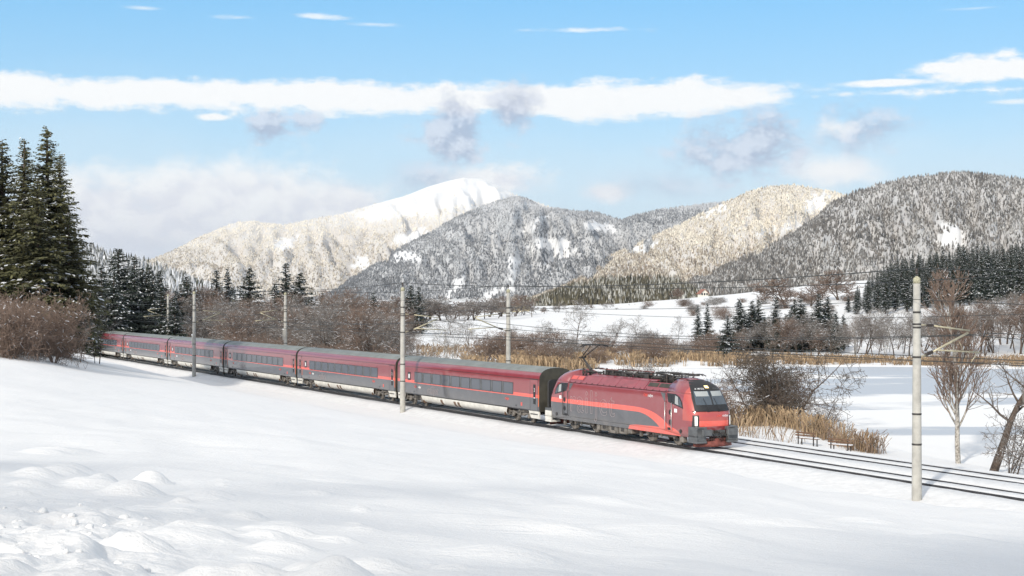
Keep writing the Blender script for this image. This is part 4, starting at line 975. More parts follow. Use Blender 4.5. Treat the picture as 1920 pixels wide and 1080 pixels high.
for yy in (-.3, .3): m.tube([(bx - 1.32, yy * .3, 4.92), (bx + .25, yy, 5.75)], 0.038, 6)
m.build('upper_arm', M['steel'], pr_)
m = MB()
for xx in (bx + .08, bx + .42): m.tube([(xx, -0.98, 5.70), (xx, -0.80, 5.80), (xx, -0.55, 5.83), (xx, 0.55, 5.83), (xx, 0.80, 5.80), (xx, 0.98, 5.70)], 0.04, 6)
for yy in (-.4, .4): m.tube([(bx + .08, yy, 5.83), (bx + .25, yy, 5.76), (bx + .42, yy, 5.83)], 0.02, 5)
m.build('collector_head', M['black'], pr_)
# bogies
wm = wheel_mesh(0.575)
for bx in (-4.95, 4.95):
    g = MB()
    for sy in (-1, 1):
        g.prism([(bx - 2.4, 0.80), (bx - 0.8, 0.76), (bx - 0.5, 0.58), (bx + 0.5, 0.58), (bx + 0.8, 0.76), (bx + 2.4, 0.80), (bx + 2.4, 0.92), (bx - 2.4, 0.92)], sy * 1.06 - .07, sy * 1.06 + .07)
        for ax in (-1.5, 1.5):
            g.lathe([(0.15, -0.12), (0.19, 0), (0.17, 0.13), (0.09, 0.15)], (bx + ax, sy * 1.02, 0.575), 'y', 12)
            g.lathe([(0.13, 0.70), (0.15, 0.78), (0.13, 0.95)], (bx + ax - .33, sy * 1.12, 0), 'z', 10); g.lathe([(0.13, 0.70), (0.15, 0.78), (0.13, 0.95)], (bx + ax + .33, sy * 1.12, 0), 'z', 10)
            g.box(bx + ax - .38, bx + ax + .38, sy * 1.08 - .06, sy * 1.08 + .06, 0.62, 0.72)
        g.tube([(bx - 1.1, sy * 1.30, 0.66), (bx + 0.9, sy * 1.30, 0.74)], 0.06, 8); g.tube([(bx + .4, sy * 1.3, 0.45), (bx + .25, sy * 1.3, 0.95)], 0.05, 8); g.tube([(bx - .5, sy * 1.3, 0.40), (bx - .45, sy * 1.3, 0.95)], 0.05, 8)
        for ax in (-2.3, 2.25): g.box(bx + ax - .11, bx + ax + .11, sy * 1.08 - .07, sy * 1.08 + .07, 0.26, 0.80)
        g.box(bx + 2.45, bx + 2.85, sy * 1.2 - .16, sy * 1.2 + .16, 0.30, 0.85, ch=0.03)
    g.box(bx - 1.2, bx + 1.2, -1.0, 1.0, 0.45, 0.75)
    bg_ = g.build('bogie', M['running'], L)
    for ax in (-1.5, 1.5):
        for sy in (-1, 1):
            o = link('wheel', wm, bg_, (bx + ax, sy * 0.76, 0.575)); o.scale = (1, -sy, 1) if sy > 0 else (1, 1, 1)
tr_ = MB()
for (a, b_, z0) in ((-1.95, -1.1, 0.30), (-1.0, 0.2, 0.22), (0.3, 1.3, 0.26), (1.4, 1.9, 0.36)): tr_.box(a, b_, -1.36, 1.36, z0, 0.91, ch=0.03)
tr_.build('transformer_tank', M['running'], L)
for xx in (-1.5, -.4, .8): MB().box(xx - .18, xx + .18, -1.372, -1.362, 0.42, 0.68).build('access_plate', M['steel'], L)
# lettering on the side
text(L, 'railjet', 2.25, (-5.92, -1.507, 1.32), SIDE, M['outline'], outline=0.008, name='outline_lettering', space=1.12)
text(L, 'ÖBB', 0.24, (3.55, -1.50, 2.86), SIDE, M['redtext'], shear=0.15); text(L, 'railjet', 0.26, (4.05, -1.50, 2.86), SIDE, M['white'], shear=0.15)
# ------------------------------------------------------------------ vegetation generators
def segs_mesh(name, segs, mats, sides=3):
    """segs: rows p0(3) p1(3) r0 r1 mat"""
    A = np.asarray(segs, float); P0, P1 = A[:, :3], A[:, 3:6]; d = P1 - P0; d /= np.linalg.norm(d, axis=1, keepdims=True) + 1e-9
    ref = np.where(np.abs(d[:, 2:3]) < 0.9, np.array([[0, 0, 1.0]]), np.array([[1.0, 0, 0]])); a = np.cross(d, ref); a /= np.linalg.norm(a, axis=1, keepdims=True); b = np.cross(d, a)
    V = []
    for k in range(sides):
        t = 2 * math.pi * k / sides; o = a * math.cos(t) + b * math.sin(t); V.append(P0 + o * A[:, 6:7]); V.append(P1 + o * A[:, 7:8])
    V = np.stack(V, 1); n = len(A); base = np.arange(n)[:, None] * (2 * sides); Qs = []
    for k in range(sides): j = (k + 1) % sides; Qs.append(np.concatenate([base + 2 * k, base + 2 * j, base + 2 * j + 1, base + 2 * k + 1], 1))
    Qs = np.stack(Qs, 1).reshape(-1, 4); mi = np.repeat(A[:, 8].astype(int), sides)
    return mesh_np(name, V.reshape(-1, 3), Qs, mats=mats, qi=mi, smooth=True)
def bare_tree(seed, H, stems=1, spread=0.5, r0=0.16, levels=4, lean=(0, 0), start=0.25, snow=0.06, twig_r=0.011, kids=(7, 6, 5, 4), up=0.25, droop=0.0, stem_mat=0, wob=0.10, cl=(0.38, 0.62), angs=(0.5, 1.0)):
    """trunk segments and crown segments of a leafless tree"""
    r = random.Random(seed); trunk = []; crown = []
    def rv(s): return Vector((r.gauss(0, s), r.gauss(0, s), r.gauss(0, s)))
    def grow(p, d, ln, rad, lev):
        n = 6 if lev == 0 else (4 if lev == 1 else (3 if lev == 2 else 2)); step = ln / n; pts = [(p.copy(), d.copy(), rad)]
        for i in range(n):
            d = (d + rv(wob + 0.05 * lev) + Vector((0, 0, up * 0.25 if lev else 0.04)) - Vector((0, 0, droop * lev * 0.12))).normalized()
            q = p + d * step; r1 = max(rad * (1 - 0.82 * (i + 1) / n) if lev else rad * (1 - 0.84 * ((i + 1) / n) ** 1.3), twig_r * (0.75 if lev >= 3 else 1)); r0_ = pts[-1][2]
            row = (*p, *q, r0_, r1)
            if lev == 0: trunk.append((*row, 0))
            else:
                crown.append((*row, 1 if lev >= 2 else (2 if stem_mat else 0)))
                if r.random() < snow and abs(d.z) < 0.85: crown.append((p.x, p.y, p.z + r0_ + 0.012, q.x, q.y, q.z + r1 + 0.012, max(r0_, 0.016), max(r1, 0.012), 3))
            pts.append((q.copy(), d.copy(), r1)); p = q
        if lev < levels - 1:
            nk = kids[lev]
            for k in range(nk):
                u = start + (1 - start) * (k + r.random()) / nk if lev == 0 else 0.2 + 0.8 * (k + r.random()) / nk
                i = min(int(u * n), n - 1); f = u * n - i; a, b = pts[i], pts[i + 1]; bp = a[0].lerp(b[0], min(f, 1)); bd = a[1]
                perp = bd.cross(rv(1)); perp.normalize(); ang = r.uniform(*angs) * (0.8 + spread)
                nd = (bd * math.cos(ang) + perp * math.sin(ang)).normalized()
                l2 = ln * (r.uniform(*cl) if lev == 0 else r.uniform(0.42, 0.7)) * (1.15 - 0.5 * u)
                grow(bp, nd, l2, min(max(a[2] * 0.58, twig_r), 0.10), lev + 1)
    for s in range(stems):
        a = r.uniform(0, 6.28); k = spread * (0.55 if stems > 1 else 0.06)
        d = Vector((math.cos(a) * k + lean[0], math.sin(a) * k + lean[1], 1)).normalized()
        grow(Vector((r.gauss(0, 0.12), r.gauss(0, 0.12), -0.3)) if stems > 1 else Vector((0, 0, -0.4)), d, H * r.uniform(0.8, 1.0), r0 * r.uniform(0.7, 1), 0)
    return trunk, crown
def tree_meshes(name, tk, bark, twig, stem=None, H=None):
    trunk, crown = tk
    if H:
        top = max(max(q[5] for q in trunk), sorted(q[5] for q in crown)[int(len(crown) * 0.995)]); f = H / top
        trunk = [tuple(v * f for v in q[:6]) + q[6:] for q in trunk]; crown = [tuple(v * f for v in q[:6]) + q[6:] for q in crown]
    return segs_mesh(name + '_trunk', trunk, (bark,), 6), segs_mesh(name + '_crown', crown, (bark, twig, stem or bark, M['snowbit']), 3)

def spruce(seed, H, Rm, needle, snow, dens=1.0, start=0.06, droop=0.35, nsub=14, size=1.0):
    """trunk + crown of needle sprays on drooping branches"""
    r = np.random.default_rng(seed); tr = MB(); tr.tube([(0, 0, -0.5), (0.02, 0, H * .35), (0, 0.02, H * .7), (0, 0, H * 0.99)], [H * .014, H * .011, H * .006, 0.02], 7)
    V = []; MI = []; SEG = []
    z = H * start
    while z < H * 0.985:
        u = (z / H - start) / (1 - start); Lb = Rm * ((1 - u) ** 0.85) * min(1.0, 0.62 + u * 2.2) + 0.10; nb = max(4, int((6 + 3 * (1 - u)) * dens))
        for k in range(nb):
            a = r.random() * 6.283; ln = Lb * r.uniform(0.65, 1.15); zz = z + r.normal(0, 0.16)
            d = np.array([math.cos(a), math.sin(a), 0]); rise = (0.12 + 0.55 * u) - 0.0
            ns = max(4, int(nsub * ln / Rm + 4)); sn = r.random() < snow[0]; drp = droop * r.uniform(0.6, 1.3)
            for j in range(ns):
                t = (j + r.random()) / ns; p = d * ln * t; hz = zz + ln * (rise * t - drp * t * t * 1.25 + 0.10 * max(0, t - 0.75))
                side = np.array([-d[1], d[0], 0]) * r.choice([-1, 1]); wl = ln * 0.34 * (1.1 - t * 0.75) * r.uniform(0.6, 1.2) + 0.10
                q = (d * r.uniform(0.3, 0.8) + side * r.uniform(0.4, 1.0)); q /= np.linalg.norm(q); q = q + np.array([0, 0, -r.uniform(0.15, 0.75)])
                b = np.array([p[0], p[1], hz]); tip = b + q * wl; wv = np.cross(q, [0, 0, 1.0]); wv = wv / (np.linalg.norm(wv) + 1e-6) * wl * r.uniform(0.16, 0.30) * size; wv[2] += r.normal(0, 0.04)
                mid = b + q * wl * 0.45
                V += [b, mid + wv, tip, mid - wv]; MI.append(0)
                if r.random() < 0.5:   # hanging twig below
                    tip2 = b + np.array([r.normal(0, .06), r.normal(0, .06), -wl * r.uniform(0.5, 0.95)]); w2 = d * wl * 0.14 * size + side * 0.05; m2 = (b + tip2) / 2
                    V += [b, m2 + w2, tip2, m2 - w2]; MI.append(0)
                if sn and r.random() < snow[1]:
                    o = np.array([0, 0, 0.05 + r.random() * 0.05]); k2 = r.uniform(0.5, 0.9)
                    V += [b + o, mid + wv * k2 + o, b + q * wl * 0.85 + o, mid - wv * k2 + o]; MI.append(1)
        z += (0.24 + 0.22 * (1 - u)) * (1.0 if H > 8 else 0.8) / max(0.6, dens ** 0.5) * (H / 18.0) ** 0.4
    V = np.array(V).reshape(-1, 3); Qs = np.arange(len(V)).reshape(-1, 4)
    return tr.mesh('spruce_trunk', M['bark']), mesh_np('spruce_crown', V, Qs, mats=(needle, M['snowbit']), qi=MI)

def plant(name, meshes, x, y, sc, rz, label, cat, group=None, z=None, parts=('trunk', 'crown'), tilt=None):
    o = empty(name, (x, y, gz(x, y) if z is None else z), rz); o.scale = sc if hasattr(sc, '__len__') else (sc, sc, sc)
    if tilt: o.rotation_euler = (tilt[0], tilt[1], rz)
    for pn, me in zip(parts, meshes): link(pn, me, o)
    return tag(o, label, cat, group)
vr = random.Random(77)

# ---- the tall spruces on the left
big = [spruce(101, 21, 3.5, M['needle'], (0.22, 0.5), 1.15, nsub=17), spruce(102, 22, 3.3, M['needle'], (0.20, 0.5), 1.15, nsub=17), spruce(103, 19, 3.4, M['needle'], (0.30, 0.55), 1.15, nsub=17)]
def top_scale(px, D, ytop, H):
    x = PX(px, D); zg = gz(x, D); return x, zg, (PZ(ytop, D) - zg) / H
left_specs = [(88, 146, 236, 0, 'tallest dark green spruce on the left, rising highest against the sky'), (46, 143, 256, 1, 'tall spruce just left of the tallest one, snow on its boughs'),
              (4, 150, 258, 2, 'tall spruce cut by the left edge of the picture'), (112, 152, 285, 1, 'spruce at the right edge of the tall group on the left'), (70, 139, 330, 2, 'shorter spruce in front of the tall group on the left'), (-40, 147, 265, 0, 'spruce at the far left, only its boughs in view'), (128, 144, 395, 2, 'low spruce at the right foot of the tall group')]
for px, D, yt, k, lab in left_specs:
    x, zg, sc = top_scale(px, D, yt, (21, 22, 19)[k]); plant('spruce_tree', big[k], x, D, (sc * 1.65, sc * 1.65, sc), vr.random() * 6, lab, 'tree', 'tall spruces on the left', zg)
# ---- medium spruces, individually seen
med = [spruce(111, 12, 2.3, M['needle_dark'], (0.45, 0.55), 1.0, nsub=11), spruce(112, 12, 2.7, M['needle_dark'], (0.40, 0.5), 1.0, nsub=11), spruce(113, 12, 2.1, M['needle_dark'], (0.6, 0.6), 1.0, nsub=11)]
mids = [(222, 250, 466, 1, 1.35, 'spruce just right of the tall group, above the bare thicket'), (252, 262, 480, 0, 1.0, 'narrow spruce beside the one right of the tall group'), (190, 240, 500, 2, 1.2, 'snowy spruce close to the tall group'),
        (280, 280, 500, 2, 1.1, 'small snowy spruce left of the third coach from the end'), (300, 285, 505, 0, 1.0, 'small spruce above the bare trees, left of the slim lone spruces'), (350, 300, 518, 1, 1.3, 'dark round spruce above the mast with the white board'),
        (406, 330, 505, 0, 1.15, 'left one of a pair of slim spruces before the white mountain'), (426, 335, 503, 2, 0.85, 'right one of a pair of slim spruces before the white mountain'), (468, 320, 502, 1, 1.35, 'wide-boughed spruce between the slim pair and the dark pair'),
        (536, 285, 492, 0, 1.05, 'tall slim spruce above the third coach'), (562, 282, 512, 1, 1.55, 'broad dark spruce touching the slim one above the third coach'), (515, 280, 530, 2, 1.3, 'low snowy spruce at the left foot of the slim one'),
        (604, 300, 548, 2, 0.9, 'thin spruce in the thicket above the second coach'), (700, 270, 548, 2, 1.1, 'thin spruce in the thicket left of the middle mast'), (770, 420, 535, 1, 1.2, 'dark spruce top behind the middle mast'), (785, 430, 537, 0, 1.2, 'dark spruce top just right of the middle mast'),
        (1308, 320, 572, 2, 0.8, 'left one of three slim spruces on the meadow'), (1326, 325, 568, 0, 0.75, 'middle one of three slim spruces on the meadow'), (1364, 262, 592, 1, 1.15, 'dark pyramid spruce standing alone on the lake shore'),
        (1385, 298, 560, 2, 1.2, 'spruce above the locomotive front, left of the shore thicket'), (1410, 304, 563, 0, 1.2, 'second spruce from the left in the shore thicket'), (1455, 300, 556, 2, 1.0, 'slim spruce in the middle of the shore thicket'), (1490, 304, 562, 1, 1.2, 'bushy spruce right of the slim one in the shore thicket'),
        (1535, 300, 550, 0, 1.15, 'taller spruce at the right of the shore thicket'), (1552, 305, 556, 1, 1.1, 'rightmost spruce of the shore thicket'), (1568, 292, 585, 2, 1.0, 'low spruce at the right end of the shore thicket')]
for px, D, yt, k, fat, lab in mids:
    x, zg, sc = top_scale(px, D, yt, 12); plant('spruce_tree', med[k], x, D, (sc * fat * 1.55, sc * fat * 1.55, sc), vr.random() * 6, lab, 'tree', 'single spruces', zg)
# ---- spruce wood on the right
snowy = [spruce(121, 16, 2.5, M['needle_dark'], (0.6, 0.5), 1.1, nsub=9, size=1.25), spruce(122, 16, 2.2, M['needle_dark'], (0.5, 0.5), 1.1, nsub=9, size=1.25), spruce(123, 16, 2.8, M['needle_dark'], (0.65, 0.5), 1.1, nsub=9, size=1.25)]
wl = np.array([(1590, 560), (1640, 515), (1690, 478), (1740, 476), (1800, 462), (1860, 458), (1900, 447), (1960, 440), (2100, 430)], float)
cnt = 0
for row, (D, dy, step) in enumerate(((650, 0, 13), (620, 0, 14), (590, 0, 15), (562, 0, 16), (536, 0, 17), (512, 0, 18), (490, 0, 19))):
    px = 1600 - row * 2
    while px < 1960:
        p = px + vr.uniform(-5, 5); yt = float(np.interp(p, wl[:, 0], wl[:, 1])) + dy + vr.uniform(-8, 14); Dd = D + vr.uniform(-14, 14)
        x = PX(p, Dd); zg = gz(x, Dd); zt = min(PZ(yt, Dd), zg + vr.uniform(14, 21)); k = vr.randrange(3); sc = max(zt - zg, 9) / 16.0
        if zt - zg < 5: px += step; continue
        plant('spruce_tree', snowy[k], x, Dd, (sc * 1.25, sc * 1.25, (zt - zg) / 16.0), vr.random() * 6, 'snow-laden spruce in the dark wood on the right shore', 'tree', 'spruces of the right-hand wood', zg); px += step; cnt += 1

for k in range(16):
    px = 1378 + (k + vr.random()) / 16 * 205; D = vr.uniform(296, 326); yt = vr.uniform(560, 600); x, zg, sc = top_scale(px, D, yt, 12); kk = vr.randrange(3)
    plant('spruce_tree', med[kk], x, D, (sc * 1.8, sc * 1.8, sc), vr.random() * 6, 'snow-dusted spruce standing among the bare trees of the shore thicket', 'tree', 'spruces within the shore thicket', zg)
for k in range(12):
    px = 172 + (k + vr.random()) / 12 * 170; D = vr.uniform(235, 290); yt = vr.uniform(500, 560); x, zg, sc = top_scale(px, D, yt, 12); kk = vr.randrange(3)
    plant('spruce_tree', med[kk], x, D, (sc * 1.7, sc * 1.7, sc), vr.random() * 6, 'spruce standing among the bare trees above the tail of the train', 'tree', 'spruces above the tail of the train', zg)
# ---- bare trees: thicket behind the coaches and round the lake
bt = [tree_meshes('bare_tree', bare_tree(200 + k, 10, stems=(1, 2, 1, 3, 2)[k], spread=(0.4, 0.5, 0.6, 0.45, 0.7)[k], r0=0.13, twig_r=0.021, snow=0.07, kids=(10, 7, 5, 3)), M['bark'], M['twig'] if k != 3 else M['twig_red'], H=10) for k in range(5)]
btf = [tree_meshes('bare_tree', bare_tree(260 + k, 10, stems=(2, 1, 3)[k], spread=(0.5, 0.6, 0.5)[k], r0=0.16, twig_r=0.055, snow=0.03, kids=(9, 6, 4, 3)), M['bark'], (M['twig'], M['twig'], M['twig_red'])[k], H=10) for k in range(3)]
sh = [tree_meshes('shrub', bare_tree(220 + k, 3.6, stems=14, spread=0.95, r0=0.03, twig_r=0.011, snow=(0.03, 0.07, 0.02)[k], kids=(7, 5, 3, 2), levels=4, start=0.12), (M['twig_red'], M['twig'], M['twig_red'])[k], (M['twig_red'], M['twig'], M['twig_red'])[k], H=3.6) for k in range(3)]
birch = [tree_meshes('birch', bare_tree(240 + k, 12, stems=(4, 3)[k], spread=0.42, r0=0.12, twig_r=0.012, snow=0.03, kids=(9, 6, 4, 2), start=0.35, droop=0.5, stem_mat=1), M['birch'], M['twig'], M['birch'], H=12) for k in range(2)]
def bare(px, D, yt, k, lab, group, fat=1.0, lib=bt, H=10, name='bare_tree', cat='tree'):
    x = PX(px, D); zg = gz(x, D); sc = (PZ(yt, D) - zg) / H; o = plant(name, lib[k], x, D, (sc * fat, sc * fat, sc), vr.random() * 6, lab, cat, group, zg); return o
TG = 'bare trees of the thicket behind the coaches'
for k in range(90):
    px = 172 + (k + vr.random()) / 90 * 590; u = vr.random(); s0 = px_on_line(px, T2 + 9); b0 = C0 - s0 * DV + (T2 + 9) * NV; D0 = b0[1]
    D = D0 + 4 + u * 75; yt = float(np.interp(px, [170, 260, 330, 480, 560, 640, 720, 760], [528, 536, 543, 543, 550, 546, 560, 578])) + (1 - u) * 32 + vr.uniform(-10, 14)
    bare(px, D, yt, vr.randrange(5), 'leafless grey-brown tree in the dense thicket behind the coaches', TG, vr.uniform(0.9, 1.4))
for k in range(46):
    px = 190 + (k + vr.random()) / 46 * 610; s0 = px_on_line(px, T2 + 8); b0 = C0 - s0 * DV + (T2 + 8) * NV; D = b0[1] + vr.uniform(0, 16); x = PX(px, D)
    sc = vr.uniform(0.8, 1.5); plant('bare_shrub', sh[vr.randrange(3)], x, D, (sc * 1.25, sc * 1.25, sc), vr.random() * 6, 'low leafless shrub at the foot of the thicket behind the coaches', 'shrub', 'shrubs along the thicket behind the coaches', parts=('stem', 'crown'))
for (px, D, yt, k, fat, lab) in [(1080, 330, 560, 2, 1.2, 'round dark leafless tree on the meadow in the middle distance'), (1035, 300, 600, 4, 1.2, 'low leafless tree left of the round dark one on the meadow'), (1190, 340, 590, 0, 1.2, 'leafless tree right of the round dark one on the meadow'), (1150, 345, 596, 4, 1.3, 'leafless tree between the round dark one and its right neighbour'),
        (1270, 330, 592, 2, 1.0, 'pale leafless tree left of the three slim spruces'), (1005, 260, 625, 3, 1.3, 'leafless bush-like tree beside the mast behind the first coach'), (960, 300, 610, 0, 1.3, 'leafless tree behind the mast behind the first coach'), (880, 330, 598, 1, 1.2, 'leafless tree behind the white birch'), (845, 420, 585, 2, 1.6, 'leafless tree at the near edge of the far meadow'), (770, 300, 565, 2, 1.1, 'brown leafless tree right behind the middle mast'), (742, 270, 560, 0, 1.0, 'leafless tree left of the middle mast')]:
    bare(px, D, yt, k, lab, 'single leafless trees on the meadow', fat)
bare(843, 178, 590, 0, 'white-stemmed birch clump behind the first coach', None, 1.0, birch, 12, 'birch_tree')
# far hedgerow trees across the meadow
for k in range(44):
    px = 600 + k * 9.2 + vr.uniform(-6, 6); D = vr.uniform(640, 760); yt = vr.uniform(552, 572)
    bare(px, D, yt, vr.randrange(3), 'distant leafless tree in the row across the far meadow', 'row of leafless trees across the far meadow', 1.9, btf)
for k in range(16):
    px = 1025 + k * 12 + vr.uniform(-5, 5); D = vr.uniform(700, 780); bare(px, D, vr.uniform(562, 580), vr.randrange(3), 'distant leafless tree at the foot of the low knoll', 'leafless trees at the foot of the knoll', 1.8, btf)
for k in range(26):
    px = vr.uniform(1190, 1590); D = vr.uniform(470, 720); x = PX(px, D); sc = vr.uniform(0.5, 1.1)
    plant('bare_shrub', sh[vr.randrange(3)], x, D, (sc * 1.9, sc * 1.9, sc), vr.random() * 6, 'small leafless shrub dotted on the snowy slope below the right hill', 'shrub', 'shrubs dotted over the snowy slope', parts=('stem', 'crown'))
for (px, D, yt, fat, lab) in [(1475, 560, 522, 1.9, 'reddish leafless tree on the snowy slope'), (1520, 560, 532, 1.7, 'reddish leafless tree right beside the other on the snowy slope'), (1572, 590, 506, 1.5, 'tall reddish leafless tree on the crest of the snowy slope'), (1590, 560, 545, 1.6, 'low reddish bush tree beneath the crest'), (1270, 800, 540, 1.4, 'leafless tree left of the small red-roofed house')]:
    bare(px, D, yt, 2, lab, 'leafless trees on the snowy slope', fat * 1.2, btf)
# shore thicket, far side of the lake
for k in range(70):
    px = 1385 + (k + vr.random()) / 70 * 590; D = vr.uniform(272, 330); yt = float(np.interp(px, [1385, 1500, 1600, 1680, 1760, 1920], [610, 600, 592, 592, 578, 555])) + vr.uniform(-16, 26)
    bare(px, D, yt, vr.randrange(5), 'leafless tree in the thicket on the far shore of the lake', 'leafless trees on the far lake shore', vr.uniform(0.9, 1.35))
for (px, D, yt, k, lab) in [(1605, 278, 585, 1, 'pale birch on the far shore, left of the nearest mast'), (1660, 276, 590, 0, 'pale twin-stemmed birch on the far shore beside the nearest mast')]: bare(px, D, yt, k, lab, 'birches on the far shore', 0.8, birch, 12, 'birch_tree')
for k in range(34):
    px = vr.uniform(880, 1370); D = vr.uniform(225, 300); x = PX(px, D); sc = vr.uniform(0.7, 1.5)
    if poly_sd(np.array([x]), np.array([D]), LAKE)[0] < 3: continue
    plant('bare_shrub', sh[vr.randrange(3)], x, D, (sc * 1.5, sc * 1.5, sc), vr.random() * 6, 'leafless shrub among the reeds between the train and the meadow', 'shrub', 'shrubs among the reeds', parts=('stem', 'crown'))
for k in range(10):
    s = vr.uniform(4, 34); x, y = TR(s, T2 + 8 + vr.uniform(3, 22)); sc = vr.uniform(0.7, 1.3)
    if poly_sd(np.array([x]), np.array([y]), LAKE)[0] < 2: continue
    plant('bare_shrub', sh[vr.randrange(3)], x, y, (sc * 1.4, sc * 1.4, sc), vr.random() * 6, 'leafless shrub close behind the first coach', 'shrub', 'shrubs close behind the first coach', parts=('stem', 'crown'))
# left bushes in front of the train's tail
for k in range(34):
    px = vr.uniform(-50, 112); D = vr.uniform(118, 150); x = PX(px, D); yt = float(np.interp(px, [-40, 60, 120, 172], [545, 552, 565, 585])) + vr.uniform(-12, 40); zg = gz(x, D); sc = (PZ(yt, D) - zg) / 3.6
    plant('bare_shrub', sh[(0, 2)[vr.randrange(2)]], x, D, (sc * 0.85, sc * 0.85, sc), vr.random() * 6, 'tall reddish-brown leafless bush at the foot of the tall spruces', 'shrub', 'bushes at the foot of the tall spruces', zg, ('stem', 'crown'))
for (px, D, yt, lab) in [(178, 150, 600, 'thin leafless sapling in front of the tail of the train'), (150, 140, 570, 'leafless sapling at the right edge of the brown bushes'), (186, 158, 560, 'slender leafless tree rising over the tail of the train')]: bare(px, D, yt, 0, lab, 'saplings at the tail of the train', 0.8)

# ---- near the lake: the bush, the birch, the leaning tree
M['bark2'] = mat('dark_twigs', (0.11, 0.088, 0.070), 0.9)
sps = tree_meshes('sparse_shrub', bare_tree(331, 3.6, stems=6, spread=0.8, r0=0.05, twig_r=0.012, snow=0.03, kids=(6, 4, 3, 2), levels=4, start=0.2), M['bark'], M['twig'], H=3.6)
bush = tree_meshes('lakeside_bush', bare_tree(301, 6.4, stems=5, spread=1.15, r0=0.13, twig_r=0.019, snow=0.02, kids=(10, 7, 5, 3), levels=4, start=0.18, up=0.1), M['bark'], M['bark2'], H=6.6)
x = PX(1478, 123); plant('lakeside_bush', bush, x, 123, (1.0, 1.0, 1.0), 0.6, 'large spreading leafless bush on the lake bank beside the locomotive', 'bush')
x = PX(1415, 128); plant('lakeside_bush', bush, x, 128, (0.8, 0.8, 0.75), 2.6, 'smaller leafless bush right behind the locomotive front', 'bush')
x = PX(1545, 117); plant('lakeside_bush', sps, x, 117, (0.9, 0.9, 0.7), 2.6, 'low bush at the right of the large lakeside bush', 'bush', parts=('stem', 'crown'))
nb = tree_meshes('birch', bare_tree(311, 12.4, stems=1, spread=0.0, r0=0.23, twig_r=0.022, snow=0.04, kids=(26, 9, 5, 3), start=0.22, up=0.85, wob=0.035, cl=(0.22, 0.42), angs=(0.45, 0.95), lean=(0.06, 0.0), stem_mat=1), M['birch'], M['twig_red'], M['birch'], H=12)
D = 98; x = PX(1797, D); zg = gz(x, D); sc = (PZ(505, D) - zg) / 12.0; plant('birch_tree', nb, x, D, (sc, sc, sc), 0.4, 'slender white birch on the lake bank, right of the nearest mast', 'tree', None, zg)
lt = tree_meshes('leaning_tree', bare_tree(321, 9.5, stems=1, spread=0.5, r0=0.33, twig_r=0.011, snow=0.03, kids=(10, 7, 5, 3), start=0.45, lean=(0.85, 0.0)), M['bark'], M['twig'], H=8.5)
D = 92; x = PX(1858, D); plant('leaning_tree', lt, x, D, 1.0, 0.0, 'dark tree leaning to the right on the lake bank', 'tree')
for (px, D, h, lab) in [(1890, 90, 4.2, 'small multi-stemmed bush at the right edge of the lake bank'), (1925, 89, 4.0, 'small bush cut by the right edge on the lake bank')]:
    x = PX(px, D); plant('bare_shrub', sps, x, D, (h / 4.2, h / 4.2, h / 3.6), 1.0, lab, 'shrub', parts=('stem', 'crown'))

# ---- reeds and dry grass
def reeds(name, pts, hs, label, m, m2, seed, wdt=0.02, bend=0.25):
    r = np.random.default_rng(seed); P = np.asarray(pts, float); n = len(P); hs = np.asarray(hs)
    a = r.random(n) * 6.283; w_ = np.stack([np.cos(a), np.sin(a), np.zeros(n)], -1) * wdt * r.uniform(.6, 1.4, (n, 1)); b = np.stack([r.normal(0, bend, n), r.normal(0, bend, n), np.zeros(n)], -1) * hs[:, None]
    up = np.array([0, 0, 1.0]); mid = P + up * hs[:, None] * 0.55 + b * 0.35; tip = P + up * hs[:, None] + b
    V = np.stack([P - w_, P + w_, mid + w_ * 0.9, mid - w_ * 0.9, tip + w_ * 1.5, tip - w_ * 1.5], 1).reshape(-1, 3); base = np.arange(n)[:, None] * 6
    Qs = np.concatenate([base + np.array([[0, 1, 2, 3]]), base + np.array([[3, 2, 4, 5]])], 0); mi = np.tile((r.random(n) < 0.35).astype(int), 2)
    return tag(link(name, mesh_np(name, V, Qs, mats=(m, m2), qi=mi)), label, 'reeds', kind='stuff')
rr_ = np.random.default_rng(55)
def scatter(n, fpx, fD, clump=0.5):
    px = rr_.uniform(*fpx, n); D = rr_.uniform(*fD, n); x = PX(px, D); keep = fbm(x / 3.0, D / 3.0, 3, 8) > clump; x, D = x[keep], D[keep]
    sd = poly_sd(x, D, LAKE); k2 = (sd > 0.3) & (tn(x, D) > T2 + 6); x, D = x[k2], D[k2]; return np.stack([x, D, ground_z(x, D) - 0.05], -1)
p = scatter(20000, (870, 1400), (222, 258), 0.52); reeds('reeds', p, rr_.uniform(0.7, 1.8, len(p)), 'golden reed belt between the train and the frozen lake', M['reed'], M['reed2'], 1, 0.05)
p = scatter(9000, (780, 1400), (262, 315), 0.54); reeds('reeds', p, rr_.uniform(0.5, 1.2, len(p)), 'tawny reeds and dry grass along the edge of the far meadow', M['reed2'], M['reed'], 2, 0.06)
p = scatter(11000, (1380, 1990), (247, 268), 0.52); reeds('reeds', p, rr_.uniform(0.6, 1.4, len(p)), 'brown reeds fringing the far shore of the lake', M['reed2'], M['reed'], 3, 0.05)
def clump_reeds(n, lst):
    out = []
    for (px, D, rad, k) in lst:
        q = rr_.normal(0, 1, (int(n * k), 2)) * rad * 0.5; x = PX(px, D) + q[:, 0]; y = D + q[:, 1]; out.append(np.stack([x, y, ground_z(x, y) - 0.05], -1))
    return np.concatenate(out)
